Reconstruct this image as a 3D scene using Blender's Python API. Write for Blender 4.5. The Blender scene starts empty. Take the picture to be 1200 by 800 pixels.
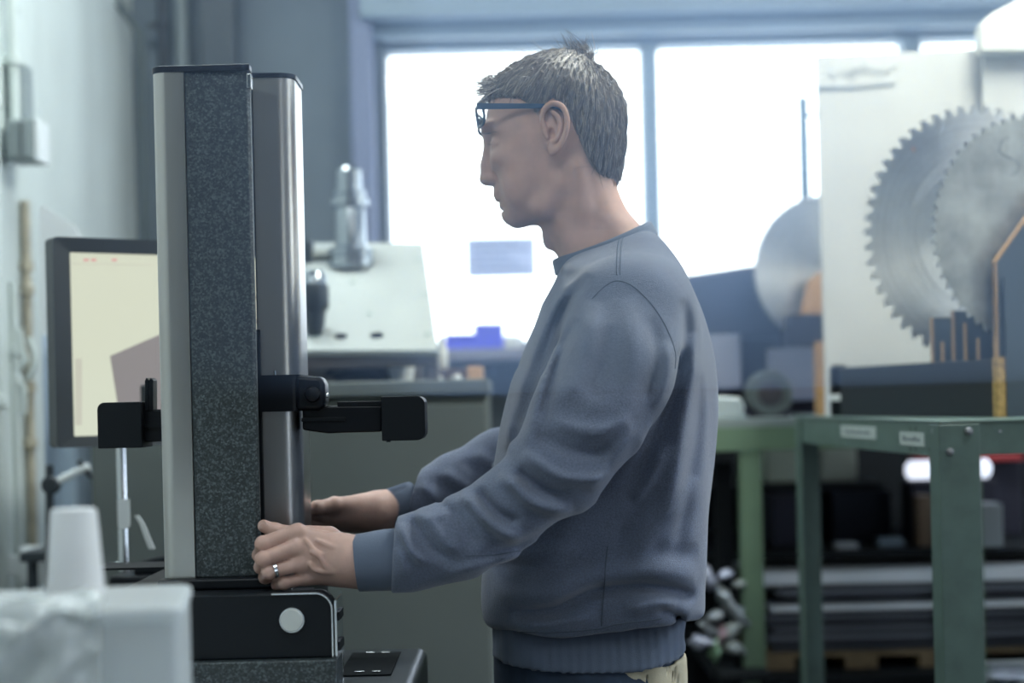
import bpy, bmesh, math, random
import numpy as np
from mathutils import Vector, Matrix, noise
from mathutils.bvhtree import BVHTree

SC = bpy.context.scene
COL = SC.collection
# ------------------------------------------------------------------ camera
FPX, HZ, EYE, ROLL = 2000.0, 470.0, 1.32, math.radians(1.35)
cr, sr = math.cos(ROLL), math.sin(ROLL)
cam_d = bpy.data.cameras.new('camera'); cam = bpy.data.objects.new('camera', cam_d); COL.objects.link(cam)
cam_d.sensor_width = 36.0; cam_d.lens = FPX / 1200 * 36.0; cam_d.shift_y = (HZ - 400) / 1200.0
cam.matrix_world = Matrix(((cr, sr, 0, 0), (0, 0, -1, 0), (-sr, cr, 0, EYE), (0, 0, 0, 1)))
cam_d.dof.use_dof = True; cam_d.dof.focus_distance = 2.20; cam_d.dof.aperture_fstop = 2.5
cam_d.clip_start = 0.05; cam_d.clip_end = 200
SC.camera = cam
# ------------------------------------------------------------------ sky
wd = bpy.data.worlds.new('world'); SC.world = wd; wd.use_nodes = True
bg = wd.node_tree.nodes['Background']; bg.inputs[0].default_value = (0.76, 0.87, 1.0, 1); bg.inputs[1].default_value = 4.0
# ------------------------------------------------------------------ lights
def area(name, loc, target, sx, sy, power, col):
    l = bpy.data.lights.new(name, 'AREA'); l.shape = 'RECTANGLE'; l.size = sx; l.size_y = sy; l.energy = power; l.color = col
    o = bpy.data.objects.new(name, l); COL.objects.link(o); o.location = loc
    d = Vector(target) - Vector(loc); o.rotation_euler = d.to_track_quat('-Z', 'Y').to_euler()
    return o
for n_, p_, t_, sx_, sy_ in (('window_portal', (1.25, 5.44, 1.95), (1.25, 0, 1.95), 4.4, 1.2), ('added_front_window_portal', (1.95, -2.45, 1.6), (1.95, 0, 1.6), .8, 1.7), ('added_side_window_portal', (4.45, 2.65, 1.65), (0, 2.65, 1.65), 3.7, 2.1)):
    l_ = area(n_, p_, t_, sx_, sy_, 10, (1, 1, 1)); l_.data.cycles.is_portal = True
area('ceiling_lamp_light', (-0.55, 0.9, 3.12), (-0.5, 1.6, 0), 1.6, 0.5, 19, (0.86, 0.95, 1.0))
area('front_lamp_light', (1.7, -0.5, 3.12), (1.5, 1.2, 0), 1.4, 0.4, 13, (0.86, 0.95, 1.0))
area('aisle_lamp_light', (1.15, 2.75, 3.12), (1.1, 2.85, 0), 0.5, 1.3, 60, (0.86, 0.95, 1.0))
area('wall_lamp_light', (-0.75, 3.7, 3.12), (-0.95, 3.9, 0), 0.5, 1.2, 27, (0.86, 0.97, 1.0))
SC.view_settings.view_transform = 'Standard'; SC.view_settings.look = 'None'
SC.view_settings.exposure = 0.35; SC.view_settings.gamma = 1.0; SC.view_settings.use_curve_mapping = False
SC.cycles.use_denoising = True
SC.cycles.max_bounces = 8; SC.cycles.volume_bounces = 0; SC.cycles.caustics_reflective = False; SC.cycles.caustics_refractive = False
SC.cycles.sample_clamp_indirect = 6.0
random.seed(4); np.random.seed(4)

# ------------------------------------------------------------------ helpers
def W(px, py, D):
    x = (px - 600) / FPX * D; y = (HZ - py) / FPX * D
    return Vector((cr * x + sr * y, D, EYE - sr * x + cr * y))
def prect(x0, y0, x1, y1, D):
    ym, xm = (y0 + y1) / 2, (x0 + x1) / 2
    return W(x0, ym, D).x, W(x1, ym, D).x, W(xm, y1, D).z, W(xm, y0, D).z

MATS = {}
def mat(name, col, rough=0.5, metal=0.0, bump=0.0, bscale=60, var=0.0, vscale=6, dist=None, spec=0.5, emit=0, trans=0, alpha=1, aniso=0, stretch=None, coat=0, sss=0, sheen=0):
    """procedural material: base colour with noise variation, fine relief"""
    if name in MATS: return MATS[name]
    m = bpy.data.materials.new(name); m.use_nodes = True; nt = m.node_tree; b = nt.nodes['Principled BSDF']
    c = (*col, 1)
    b.inputs['Base Color'].default_value = c; b.inputs['Roughness'].default_value = rough; b.inputs['Metallic'].default_value = metal
    b.inputs['Specular IOR Level'].default_value = spec
    if emit: b.inputs['Emission Color'].default_value = c; b.inputs['Emission Strength'].default_value = emit
    if trans: b.inputs['Transmission Weight'].default_value = trans
    if alpha < 1: b.inputs['Alpha'].default_value = alpha
    if aniso: b.inputs['Anisotropic'].default_value = aniso
    if coat: b.inputs['Coat Weight'].default_value = coat
    if sss:
        b.inputs['Subsurface Weight'].default_value = sss; b.inputs['Subsurface Radius'].default_value = (0.012, 0.005, 0.003); b.inputs['Subsurface Scale'].default_value = 1.0
    if sheen: b.inputs['Sheen Weight'].default_value = sheen; b.inputs['Sheen Roughness'].default_value = 0.4
    if bump or var:
        tc = nt.nodes.new('ShaderNodeTexCoord'); mp = nt.nodes.new('ShaderNodeMapping'); nt.links.new(tc.outputs['Object'], mp.inputs[0])
        if stretch: mp.inputs['Scale'].default_value = stretch
    if bump:
        n = nt.nodes.new('ShaderNodeTexNoise'); n.inputs['Scale'].default_value = bscale; n.inputs['Detail'].default_value = 4
        nt.links.new(mp.outputs[0], n.inputs['Vector'])
        bn = nt.nodes.new('ShaderNodeBump'); bn.inputs['Strength'].default_value = bump; bn.inputs['Distance'].default_value = dist or 0.002
        nt.links.new(n.outputs[0], bn.inputs['Height']); nt.links.new(bn.outputs[0], b.inputs['Normal'])
    if var:
        n2 = nt.nodes.new('ShaderNodeTexNoise'); n2.inputs['Scale'].default_value = vscale; n2.inputs['Detail'].default_value = 6; n2.inputs['Roughness'].default_value = 0.6
        nt.links.new(mp.outputs[0], n2.inputs['Vector'])
        r = nt.nodes.new('ShaderNodeValToRGB'); r.color_ramp.elements[0].position = 0.32; r.color_ramp.elements[1].position = 0.68
        r.color_ramp.elements[0].color = (*[max(0, v * (1 - var)) for v in col], 1); r.color_ramp.elements[1].color = (*[min(1, v * (1 + var * 0.7)) for v in col], 1)
        nt.links.new(n2.outputs[0], r.inputs[0]); nt.links.new(r.outputs[0], b.inputs['Base Color'])
    MATS[name] = m; return m

def plastic(name, col, rough, tr):
    m = bpy.data.materials.new(name); m.use_nodes = True; nt = m.node_tree; b = nt.nodes['Principled BSDF']
    b.inputs['Base Color'].default_value = (*col, 1); b.inputs['Roughness'].default_value = rough
    t = nt.nodes.new('ShaderNodeBsdfTranslucent'); t.inputs[0].default_value = (*col, 1); mx = nt.nodes.new('ShaderNodeMixShader'); mx.inputs[0].default_value = tr
    nt.links.new(b.outputs[0], mx.inputs[1]); nt.links.new(t.outputs[0], mx.inputs[2]); nt.links.new(mx.outputs[0], nt.nodes['Material Output'].inputs[0]); return m

class MB:
    """collects shapes, links them as one mesh object"""
    def __init__(s): s.v = []; s.f = []
    def add(s, vs, fs):
        o = len(s.v); s.v += [tuple(v) for v in vs]; s.f += [tuple(i + o for i in f) for f in fs]; return s
    def box(s, x0, x1, y0, y1, z0, z1, M=None):
        vs = [Vector(p) for p in ((x0,y0,z0),(x1,y0,z0),(x1,y1,z0),(x0,y1,z0),(x0,y0,z1),(x1,y0,z1),(x1,y1,z1),(x0,y1,z1))]
        if M is not None: vs = [M @ v for v in vs]
        return s.add(vs, [(0,3,2,1),(4,5,6,7),(0,1,5,4),(1,2,6,5),(2,3,7,6),(3,0,4,7)])
    def prism(s, pts, d0, d1, axis='y', M=None):
        """pts: outline in the plane normal to axis; extruded from d0 to d1"""
        n = len(pts)
        def mk(a, b, d): return {'y': (a, d, b), 'x': (d, a, b), 'z': (a, b, d)}[axis]
        vs = [Vector(mk(a, b, d0)) for a, b in pts] + [Vector(mk(a, b, d1)) for a, b in pts]
        if M is not None: vs = [M @ v for v in vs]
        return s.add(vs, [tuple(range(n))[::-1], tuple(range(n, 2 * n))] + [(i, (i + 1) % n, n + (i + 1) % n, n + i) for i in range(n)])
    def lathe(s, prof, n=24, M=None):
        """prof: (radius, z) pairs, closed top and bottom"""
        vs = []; fs = []; k = len(prof)
        for i in range(n):
            a = 2 * math.pi * i / n
            for r, z in prof: vs.append(Vector((r * math.cos(a), r * math.sin(a), z)))
        if M is not None: vs = [M @ v for v in vs]
        for i in range(n):
            j = (i + 1) % n
            for q in range(k - 1): fs.append((i * k + q, j * k + q, j * k + q + 1, i * k + q + 1))
        fs.append(tuple(i * k for i in range(n))[::-1]); fs.append(tuple(i * k + k - 1 for i in range(n)))
        return s.add(vs, fs)
    def tube(s, pts, r, n=8, closed=False):
        pts = [Vector(p) for p in pts]; k = len(pts); rr = r if hasattr(r, '__len__') else [r] * k
        vs = []; fs = []; up = None
        for i, p in enumerate(pts):
            a = pts[i - 1] if (i > 0 or closed) else p; b = pts[(i + 1) % k] if (i < k - 1 or closed) else p
            t = (b - a).normalized()
            if up is None: up = t.orthogonal().normalized()
            up = (up - t * up.dot(t)).normalized(); w = t.cross(up)
            for q in range(n):
                th = 2 * math.pi * q / n; vs.append(p + (up * math.cos(th) + w * math.sin(th)) * rr[i])
        for i in range(k if closed else k - 1):
            j = (i + 1) % k
            for q in range(n): fs.append((i * n + q, i * n + (q + 1) % n, j * n + (q + 1) % n, j * n + q))
        if not closed: fs.append(tuple(range(n))[::-1]); fs.append(tuple((k - 1) * n + q for q in range(n)))
        return s.add(vs, fs)
    def build(s, name, m, parent=None, smooth=False, bevel=0, seg=2, loc=None, angle=35):
        me = bpy.data.meshes.new(name); me.from_pydata(s.v, [], s.f)
        bm_ = bmesh.new(); bm_.from_mesh(me); bmesh.ops.recalc_face_normals(bm_, faces=bm_.faces); bm_.to_mesh(me); bm_.free()
        me.materials.append(m)
        o = bpy.data.objects.new(name, me); COL.objects.link(o)
        if loc is not None: recenter(o, loc)
        if smooth:
            me.polygons.foreach_set('use_smooth', [True] * len(me.polygons)); me.set_sharp_from_angle(angle=math.radians(angle))
        if bevel:
            b = o.modifiers.new('bevel', 'BEVEL'); b.width = bevel; b.segments = seg; b.limit_method = 'ANGLE'; b.angle_limit = math.radians(40)
            if not smooth: me.polygons.foreach_set('use_smooth', [True] * len(me.polygons)); me.set_sharp_from_angle(angle=math.radians(angle)); b.harden_normals = True
        if parent is not None: attach(o, parent)
        return o
def recenter(o, loc):
    loc = Vector(loc); o.data.transform(Matrix.Translation(-loc)); o.location = loc
def attach(o, parent):
    """meshes are made in world coordinates; keep them there under the parent"""
    o.parent = parent; o.matrix_parent_inverse = world_m(parent).inverted()
def world_m(o):
    m = Matrix.LocRotScale(o.location, o.rotation_euler, o.scale)
    return m if o.parent is None else world_m(o.parent) @ o.matrix_parent_inverse @ m
def tag(o, label=None, cat=None, group=None, kind=None):
    for k, v in (('label', label), ('category', cat), ('group', group), ('kind', kind)):
        if v: o[k] = v
    return o
def empty(name, loc, label=None, cat=None, group=None, rz=0):
    o = bpy.data.objects.new(name, None); COL.objects.link(o); o.location = loc; o.rotation_euler = (0, 0, rz); o.empty_display_size = 0.1
    return tag(o, label, cat, group)
def struct(o): o['kind'] = 'structure'; return o
def copy_tree(o, parent=None):
    c = o.copy(); COL.objects.link(c); c.parent = parent
    for ch in [x for x in list(COL.objects) if x.parent == o]: copy_tree(ch, c)
    return c
def rrect(x0, x1, z0, z1, r, n=5, corners=(1, 1, 1, 1)):
    """rounded rectangle outline; corners: bl, br, tr, tl"""
    out = []
    for (cx, cz, a0, on) in ((x0 + r, z0 + r, 180, corners[0]), (x1 - r, z0 + r, 270, corners[1]), (x1 - r, z1 - r, 0, corners[2]), (x0 + r, z1 - r, 90, corners[3])):
        if on:
            for i in range(n + 1):
                a = math.radians(a0 + 90 * i / n); out.append((cx + r * math.cos(a), cz + r * math.sin(a)))
        else:
            a = math.radians(a0 + 45); out.append((cx + r * (1 if math.cos(a) > 0 else -1), cz + r * (1 if math.sin(a) > 0 else -1)))
    return out
def text(body, size, M, m, parent, name='lettering', depth=0.0004):
    cu = bpy.data.curves.new(name, 'FONT'); cu.body = body; cu.size = size; cu.extrude = depth; cu.align_x = 'CENTER'; cu.align_y = 'CENTER'
    t = bpy.data.objects.new(name, cu); COL.objects.link(t)
    bpy.context.view_layer.update()
    me = bpy.data.meshes.new_from_object(t.evaluated_get(bpy.context.evaluated_depsgraph_get()))
    bpy.data.objects.remove(t); bpy.data.curves.remove(cu)
    me.transform(M); me.materials.clear(); me.materials.append(m)
    o = bpy.data.objects.new(name, me); COL.objects.link(o)
    if parent is not None: attach(o, parent)
    return o
# ------------------------------------------------------------------ implicit surface toolkit (for body and cloth)
def smin(a, b, k):
    h = np.maximum(k - np.abs(a - b), 0) / k
    return np.minimum(a, b) - h * h * k * 0.25
def smax(a, b, k): return -smin(-a, -b, k)
class Vol:
    def __init__(s, lo, hi, h):
        s.lo = np.array(lo, float); s.h = h; s.n = np.ceil((np.array(hi) - s.lo) / h).astype(int) + 1
        s.D = np.full(s.n, 0.3, np.float32)
        s.ax = [(s.lo[i] + h * np.arange(s.n[i])).astype(np.float32) for i in range(3)]
    def sub(s, lo, hi):
        sl = []
        for i in range(3):
            a = max(0, int(math.floor((lo[i] - s.lo[i]) / s.h))); b = min(s.n[i], int(math.ceil((hi[i] - s.lo[i]) / s.h)) + 1)
            if b <= a: return None, None
            sl.append(slice(a, b))
        P = (s.ax[0][sl[0]][:, None, None], s.ax[1][sl[1]][None, :, None], s.ax[2][sl[2]][None, None, :])
        return tuple(sl), P
    def op(s, f, lo, hi, k, mode):
        sl, P = s.sub(lo, hi)
        if sl is None: return
        d = f(*P).astype(np.float32); A = s.D[sl]
        if mode == 'add': s.D[sl] = smin(A, d, k)
        elif mode == 'cut': s.D[sl] = smax(A, -d, k)
        elif mode == 'and': s.D[sl] = smax(A, d, k)
        elif mode == 'off': s.D[sl] = A + d
    def cone(s, a, b, r1, r2, k=0.01, mode='add'):
        a = np.array(a, np.float32); b = np.array(b, np.float32); m = max(r1, r2) + 3 * k + 3 * s.h
        lo = np.minimum(a, b) - m; hi = np.maximum(a, b) + m
        ab = b - a; L2 = float(ab @ ab) + 1e-12
        def f(X, Y, Z):
            t = np.clip(((X - a[0]) * ab[0] + (Y - a[1]) * ab[1] + (Z - a[2]) * ab[2]) / L2, 0, 1)
            return np.sqrt((X - a[0] - t * ab[0])**2 + (Y - a[1] - t * ab[1])**2 + (Z - a[2] - t * ab[2])**2) - (r1 + (r2 - r1) * t)
        s.op(f, lo, hi, k, mode)
    def chain(s, pts, rs, k=0.01, mode='add'):
        for i in range(len(pts) - 1): s.cone(pts[i], pts[i + 1], rs[i], rs[i + 1], k, mode)
    def ell(s, c, r, k=0.01, mode='add', R=None):
        """ellipsoid, R = 3x3 rotation whose rows are its axes"""
        c = np.array(c, np.float32); r = np.array(r, float); m = float(r.max()) + 3 * k + 3 * s.h
        R = np.eye(3) if R is None else np.array(R)
        def f(X, Y, Z):
            x, y, z = X - c[0], Y - c[1], Z - c[2]
            u = [(R[i][0] * x + R[i][1] * y + R[i][2] * z) / r[i] for i in range(3)]
            q = np.sqrt(u[0]**2 + u[1]**2 + u[2]**2)
            g = np.sqrt((u[0] / r[0])**2 + (u[1] / r[1])**2 + (u[2] / r[2])**2) + 1e-6
            return q * (q - 1) / g
        s.op(f, c - m, c + m, k, mode)
    def mesh(s, name, m, parent=None, iso=0.0, smooth_it=0):
        D = s.D - iso; S = D < 0
        nx, ny, nz = D.shape
        c = np.zeros((nx - 1, ny - 1, nz - 1), np.uint8)
        for i in (0, 1):
            for j in (0, 1):
                for k in (0, 1): c += S[i:nx - 1 + i, j:ny - 1 + j, k:nz - 1 + k]
        act = np.argwhere((c > 0) & (c < 8)); idx = np.full(c.shape, -1, np.int64); idx[tuple(act.T)] = np.arange(len(act))
        acc = np.zeros((len(act), 3)); cnt = np.zeros(len(act))
        cv = {(i, j, k): D[act[:, 0] + i, act[:, 1] + j, act[:, 2] + k] for i in (0, 1) for j in (0, 1) for k in (0, 1)}
        for (p, dv) in cv.items():
            for ax in range(3):
                if p[ax] == 1: continue
                q = list(p); q[ax] = 1; e = cv[tuple(q)]
                hit = (dv < 0) != (e < 0); t = np.where(hit, dv / np.where(hit, dv - e, 1), 0)
                for a2 in range(3): acc[:, a2] += np.where(hit, p[a2] + (t if a2 == ax else 0), 0)
                cnt += hit
        V = s.lo + (act + acc / cnt[:, None]) * s.h
        Q = []
        for ax in range(3):
            o = [x for x in range(3) if x != ax]
            A = np.take(S, range(0, S.shape[ax] - 1), ax); B = np.take(S, range(1, S.shape[ax]), ax)
            e = np.argwhere(A != B); e = e[(e[:, o[0]] > 0) & (e[:, o[1]] > 0) & (e[:, o[0]] < S.shape[o[0]] - 1) & (e[:, o[1]] < S.shape[o[1]] - 1)]
            sg = S[tuple(e.T)]
            def g(d0, d1):
                t = e.copy(); t[:, o[0]] -= d0; t[:, o[1]] -= d1; return idx[tuple(t.T)]
            q = np.stack([g(1, 1), g(0, 1), g(0, 0), g(1, 0)], 1)
            if ax == 1: q = q[:, ::-1]
            q[~sg] = q[~sg][:, ::-1]; Q.append(q)
        Q = np.concatenate(Q); Q = Q[(Q >= 0).all(1)]
        for _ in range(smooth_it):
            sm = np.zeros_like(V); n_ = np.zeros(len(V))
            for a_, b_ in ((0, 1), (1, 2), (2, 3), (3, 0)):
                np.add.at(sm, Q[:, a_], V[Q[:, b_]]); np.add.at(sm, Q[:, b_], V[Q[:, a_]]); np.add.at(n_, Q[:, a_], 1); np.add.at(n_, Q[:, b_], 1)
            V = V * 0.4 + 0.6 * sm / np.maximum(n_, 1)[:, None]
        return raw_mesh(name, V, Q, m, parent)
def raw_mesh(name, V, Q, m, parent=None):
    me = bpy.data.meshes.new(name); me.vertices.add(len(V)); me.vertices.foreach_set('co', np.asarray(V, np.float32).ravel())
    Q = np.asarray(Q); w = Q.shape[1]
    me.loops.add(Q.size); me.loops.foreach_set('vertex_index', Q.ravel().astype(np.int32))
    me.polygons.add(len(Q)); me.polygons.foreach_set('loop_start', np.arange(0, Q.size, w, dtype=np.int32))
    me.polygons.foreach_set('use_smooth', np.ones(len(Q), bool)); me.update(calc_edges=True); me.validate()
    if m is not None: me.materials.append(m)
    o = bpy.data.objects.new(name, me); COL.objects.link(o)
    if parent is not None: attach(o, parent)
    return o
def poly_sdf(px, pz, pts):
    """signed distance to a closed polygon (negative inside), on broadcast arrays"""
    d = np.full(np.broadcast(px, pz).shape, 1e9); ins = np.zeros(d.shape, bool); n = len(pts)
    for i in range(n):
        ax_, az = pts[i]; bx, bz = pts[(i + 1) % n]
        ex, ez = bx - ax_, bz - az; wx, wz = px - ax_, pz - az
        t = np.clip((wx * ex + wz * ez) / (ex * ex + ez * ez + 1e-12), 0, 1)
        d = np.minimum(d, (wx - t * ex)**2 + (wz - t * ez)**2)
        cnd = ((az > pz) != (bz > pz)) & (px < (bx - ax_) * (pz - az) / (bz - az + 1e-12) + ax_)
        ins ^= cnd
    return np.where(ins, -1, 1) * np.sqrt(d)
def smooth_poly(pts, it=2):
    """Chaikin corner cutting"""
    for _ in range(it):
        out = []
        for i in range(len(pts)):
            a, b = pts[i], pts[(i + 1) % len(pts)]
            out.append((a[0] * .75 + b[0] * .25, a[1] * .75 + b[1] * .25)); out.append((a[0] * .25 + b[0] * .75, a[1] * .25 + b[1] * .75))
        pts = out
    return pts
def crv(pts, n=8):
    """Catmull-Rom through points (any dimension)"""
    P = [np.array(p, float) for p in pts]; P = [2 * P[0] - P[1]] + P + [2 * P[-1] - P[-2]]; out = []
    for i in range(1, len(P) - 2):
        for j in range(n):
            t = j / n; a, b, c, d = P[i - 1], P[i], P[i + 1], P[i + 2]
            out.append(0.5 * (2 * b + (c - a) * t + (2 * a - 5 * b + 4 * c - d) * t * t + (3 * b - a - 3 * c + d) * t**3))
    out.append(P[-2]); return out
def seg_dist2(X, Z, pts):
    """distance in the XZ plane to a polyline, with parameter"""
    d = None; T = None; n = len(pts) - 1
    for i in range(n):
        a, b = pts[i], pts[i + 1]; ex, ez = b[0] - a[0], b[1] - a[1]
        t = np.clip(((X - a[0]) * ex + (Z - a[1]) * ez) / (ex * ex + ez * ez + 1e-12), 0, 1)
        q = (X - a[0] - t * ex)**2 + (Z - a[1] - t * ez)**2
        if d is None: d = q; T = (i + t) / n
        else: T = np.where(q < d, (i + t) / n, T); d = np.minimum(d, q)
    return np.sqrt(d), T
# ================================================================== the room
XL, XR, YB, YF, ZC = -1.13, 4.2, 5.2, -2.2, 3.2
m_floor = mat('concrete_floor', (0.055, 0.058, 0.06), 0.7, bump=0.3, bscale=30, var=0.3, vscale=3)
m_wallL = mat('pale_green_plaster', (0.60, 0.655, 0.63), 0.8, bump=0.35, bscale=14, dist=0.004, var=0.16, vscale=2.5, stretch=(1, 1, .35))
m_wallB = mat('grey_plaster', (0.135, 0.165, 0.19), 0.85, bump=0.3, bscale=18, dist=0.003, var=0.14, vscale=2.2)
m_ceil = mat('ceiling_paint', (0.42, 0.46, 0.48), 0.85)
m_frame = mat('window_frame_paint', (0.20, 0.27, 0.34), 0.5)
m_pane = bpy.data.materials.new('window_glass'); m_pane.use_nodes = True; nt_ = m_pane.node_tree
nt_.nodes.remove(nt_.nodes['Principled BSDF']); tr_ = nt_.nodes.new('ShaderNodeBsdfTransparent'); tr_.inputs[0].default_value = (.97, .985, 1, 1); gl_ = nt_.nodes.new('ShaderNodeBsdfGlossy'); gl_.inputs['Roughness'].default_value = .02
mx_ = nt_.nodes.new('ShaderNodeMixShader'); mx_.inputs[0].default_value = .06; nt_.links.new(tr_.outputs[0], mx_.inputs[1]); nt_.links.new(gl_.outputs[0], mx_.inputs[2]); nt_.links.new(mx_.outputs[0], nt_.nodes['Material Output'].inputs[0])
m_pipe = mat('painted_pipe', (0.55, 0.60, 0.575), 0.45)
m_dpipe = mat('dark_pipe', (0.018, 0.026, 0.034), 0.5)
m_rust = mat('rusty_pipe', (0.40, 0.36, 0.27), 0.6, var=.35, vscale=20)
m_boxg = mat('grey_switch_box', (0.24, 0.28, 0.28), 0.45)
m_boxw = mat('white_plastic', (0.72, 0.75, 0.75), 0.4)
struct(MB().box(XL - .2, XR + .2, YF - .2, YB + .2, -.1, 0).build('floor', m_floor))
struct(MB().box(XL - .2, XR + .2, YF - .2, YB + .2, ZC, ZC + .1).build('ceiling', m_ceil))
struct(MB().box(XL - .2, XL, YF, YB + .2, 0, ZC).build('wall_left', m_wallL))
sy0, sy1, sz0, sz1 = 0.8, 4.5, 0.6, 2.7
struct(MB().box(XR, XR + .2, YF, sy0, 0, ZC).box(XR, XR + .2, sy1, YB + .2, 0, ZC).box(XR, XR + .2, sy0, sy1, 0, sz0).box(XR, XR + .2, sy0, sy1, sz1, ZC).build('wall_right', m_wallB))
for k in range(3):  # unseen side windows, added for the column highlight and back rim light
    ya, yb = sy0 + (sy1 - sy0) * k / 3, sy0 + (sy1 - sy0) * (k + 1) / 3
    wn = empty('window_%d' % (k + 5), (XR + .1, (ya + yb) / 2, sz0)); struct(wn)
    struct(MB().box(XR + .05, XR + .12, ya, ya + .04, sz0, sz1).box(XR + .05, XR + .12, yb - .04, yb, sz0, sz1).box(XR + .05, XR + .12, ya + .04, yb - .04, sz0, sz0 + .05).box(XR + .05, XR + .12, ya + .04, yb - .04, sz1 - .05, sz1).build('window_frame', m_frame, wn))
    struct(MB().box(XR + .08, XR + .086, ya + .03, yb - .03, sz0 + .04, sz1 - .04).build('window_pane', m_pane, wn))
struct(MB().box(XL - .2, 1.6, YF - .2, YF, 0, ZC).box(2.3, XR + .2, YF - .2, YF, 0, ZC).box(1.6, 2.3, YF - .2, YF, 0, .8).box(1.6, 2.3, YF - .2, YF, 2.4, ZC).build('wall_front', m_wallB))
wn = empty('window_8', (1.95, YF - .1, .8)); struct(wn)  # unseen window, added for the guide column highlight and front fill
struct(MB().box(1.6, 1.64, YF - .12, YF - .05, .8, 2.4).box(2.26, 2.3, YF - .12, YF - .05, .8, 2.4).box(1.64, 2.26, YF - .12, YF - .05, .8, .85).box(1.64, 2.26, YF - .12, YF - .05, 2.35, 2.4).build('window_frame', m_frame, wn))
struct(MB().box(1.63, 2.27, YF - .09, YF - .084, .84, 2.36).build('window_pane', m_pane, wn))
wx0 = W(453, 200, YB).x; wz0 = W(700, 408, YB).z; wz1 = W(760, 43, YB).z; wx3 = 3.4
wb_ = MB().box(XL, wx0, YB, YB + .2, 0, ZC).box(wx3, XR, YB, YB + .2, 0, ZC).box(wx0, wx3, YB, YB + .2, 0, wz0).box(wx0, wx3, YB, YB + .2, wz1, ZC)
struct(wb_.build('wall_back', m_wallB))
# three glazed windows, one frame each
mul = [(453, 757), (773, 1067), (1085, 1400), (1418, 1740)]
for i, (a, b) in enumerate(mul):
    x0, x1 = W(a, 200, YB).x, W(b, 200, YB).x
    wn = empty('window_%d' % (i + 1), ((x0 + x1) / 2, YB + .1, wz0)); struct(wn)
    e = (W(773, 200, YB).x - W(757, 200, YB).x) / 2
    f = MB()
    if i: f.box(x0 - e, x0 + .004, YB + .03, YB + .13, wz0, wz1)
    f.box(x1 - .004, x1 + e, YB + .03, YB + .13, wz0, wz1).box(x0, x1, YB + .03, YB + .13, wz0, wz0 + .03).box(x0, x1, YB + .03, YB + .13, wz1 - .02, wz1)
    struct(f.build('window_frame', m_frame, wn, bevel=.006))
    struct(MB().box(x0, x1, YB + .075, YB + .081, wz0 + .02, wz1 - .01).build('window_pane', m_pane, wn))
# lintel beam and sill
lt = W(760, 30, 5.1).z
struct(MB().box(wx0 - .06, 4.1, YB - .14, YB, W(760, 12, 5.06).z, ZC).box(wx0 - .06, 4.1, YB - .05, YB, W(760, 38, 5.15).z, ZC - .3).build('trim_1', m_frame, bevel=.006))
m_sill = mat('sill_paint', (0.20, 0.20, 0.27), 0.5)
struct(MB().box(wx0, 3.6, YB - .26, YB + .02, wz0 - .035, wz0).build('trim_2', m_sill, bevel=.005))
# steel column and dark pipes in the corner
struct(MB().box(W(242, 0, 5.1).x, W(272, 0, 5.1).x, 5.08, YB, 0, ZC).box(W(236, 0, 5.1).x, W(278, 0, 5.1).x, 5.05, 5.08, 0, ZC).build('trim_3', mat('dark_steel_paint', (0.02, 0.032, 0.042), .5), bevel=.004))
struct(MB().box(W(408, 0, 5.1).x, W(434, 0, 5.1).x, 5.1, YB, 0, ZC).build('trim_4', mat('blue_pillar_paint', (0.16, 0.19, 0.30), .6), bevel=.006))
def pipe(name, pts, r, m, label, parent=None, clips=()):
    b = pts[0]; t = empty(name, b, label, 'pipe')
    MB().tube(crv(pts, 4) if len(pts) > 3 else pts, r, 12).build('pipe_run', m, t, smooth=True)
    for c in clips:
        c = Vector(c); MB().lathe([(r * .9, -.012), (r * 1.5, -.010), (r * 1.5, .010), (r * .9, .012)], 14, Matrix.Translation(c)).box(c.x - r - .03, c.x, c.y - .008, c.y + .008, c.z - .008, c.z + .008).build('pipe_clip', m, t, smooth=True)
    return t
def vpipe(px, D, y0, y1, r, m, name, label, clips=()):
    c = W(px, (y0 + y1) / 2, D); z0, z1 = W(px, y1, D).z, W(px, y0, D).z
    if y1 >= 800: z0 = 0
    if y0 <= 0: z1 = ZC
    return pipe(name, [(c.x, D, z1), (c.x, D, z0)], r, m, label, clips=[(c.x, D, W(px, q, D).z) for q in clips])
vpipe(199, 5.12, 0, 800, .014, m_dpipe, 'drain_pipe', 'dark vertical pipe in the corner directly above the granite column', (30,))
a = W(166, 60, 5.0); pipe('bent_pipe', [W(128, -12, 5.0), W(145, 12, 5.0), W(160, 34, 5.0), W(165, 52, 5.0), (a.x, 5.0, 2.1), (a.x, 5.0, 1.5), (a.x, 5.0, .6), (a.x, 5.0, 0)], .012, mat('grey_pipe', (.05, .068, .07), .5), 'thin dark pipe bending off the ceiling down the left wall corner')
vpipe(222, 5.13, 0, 800, .022, mat('mid_grey_pipe', (.16, .19, .20), .5), 'riser_pipe', 'thick mid-grey pipe beside the dark steel column')
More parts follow.
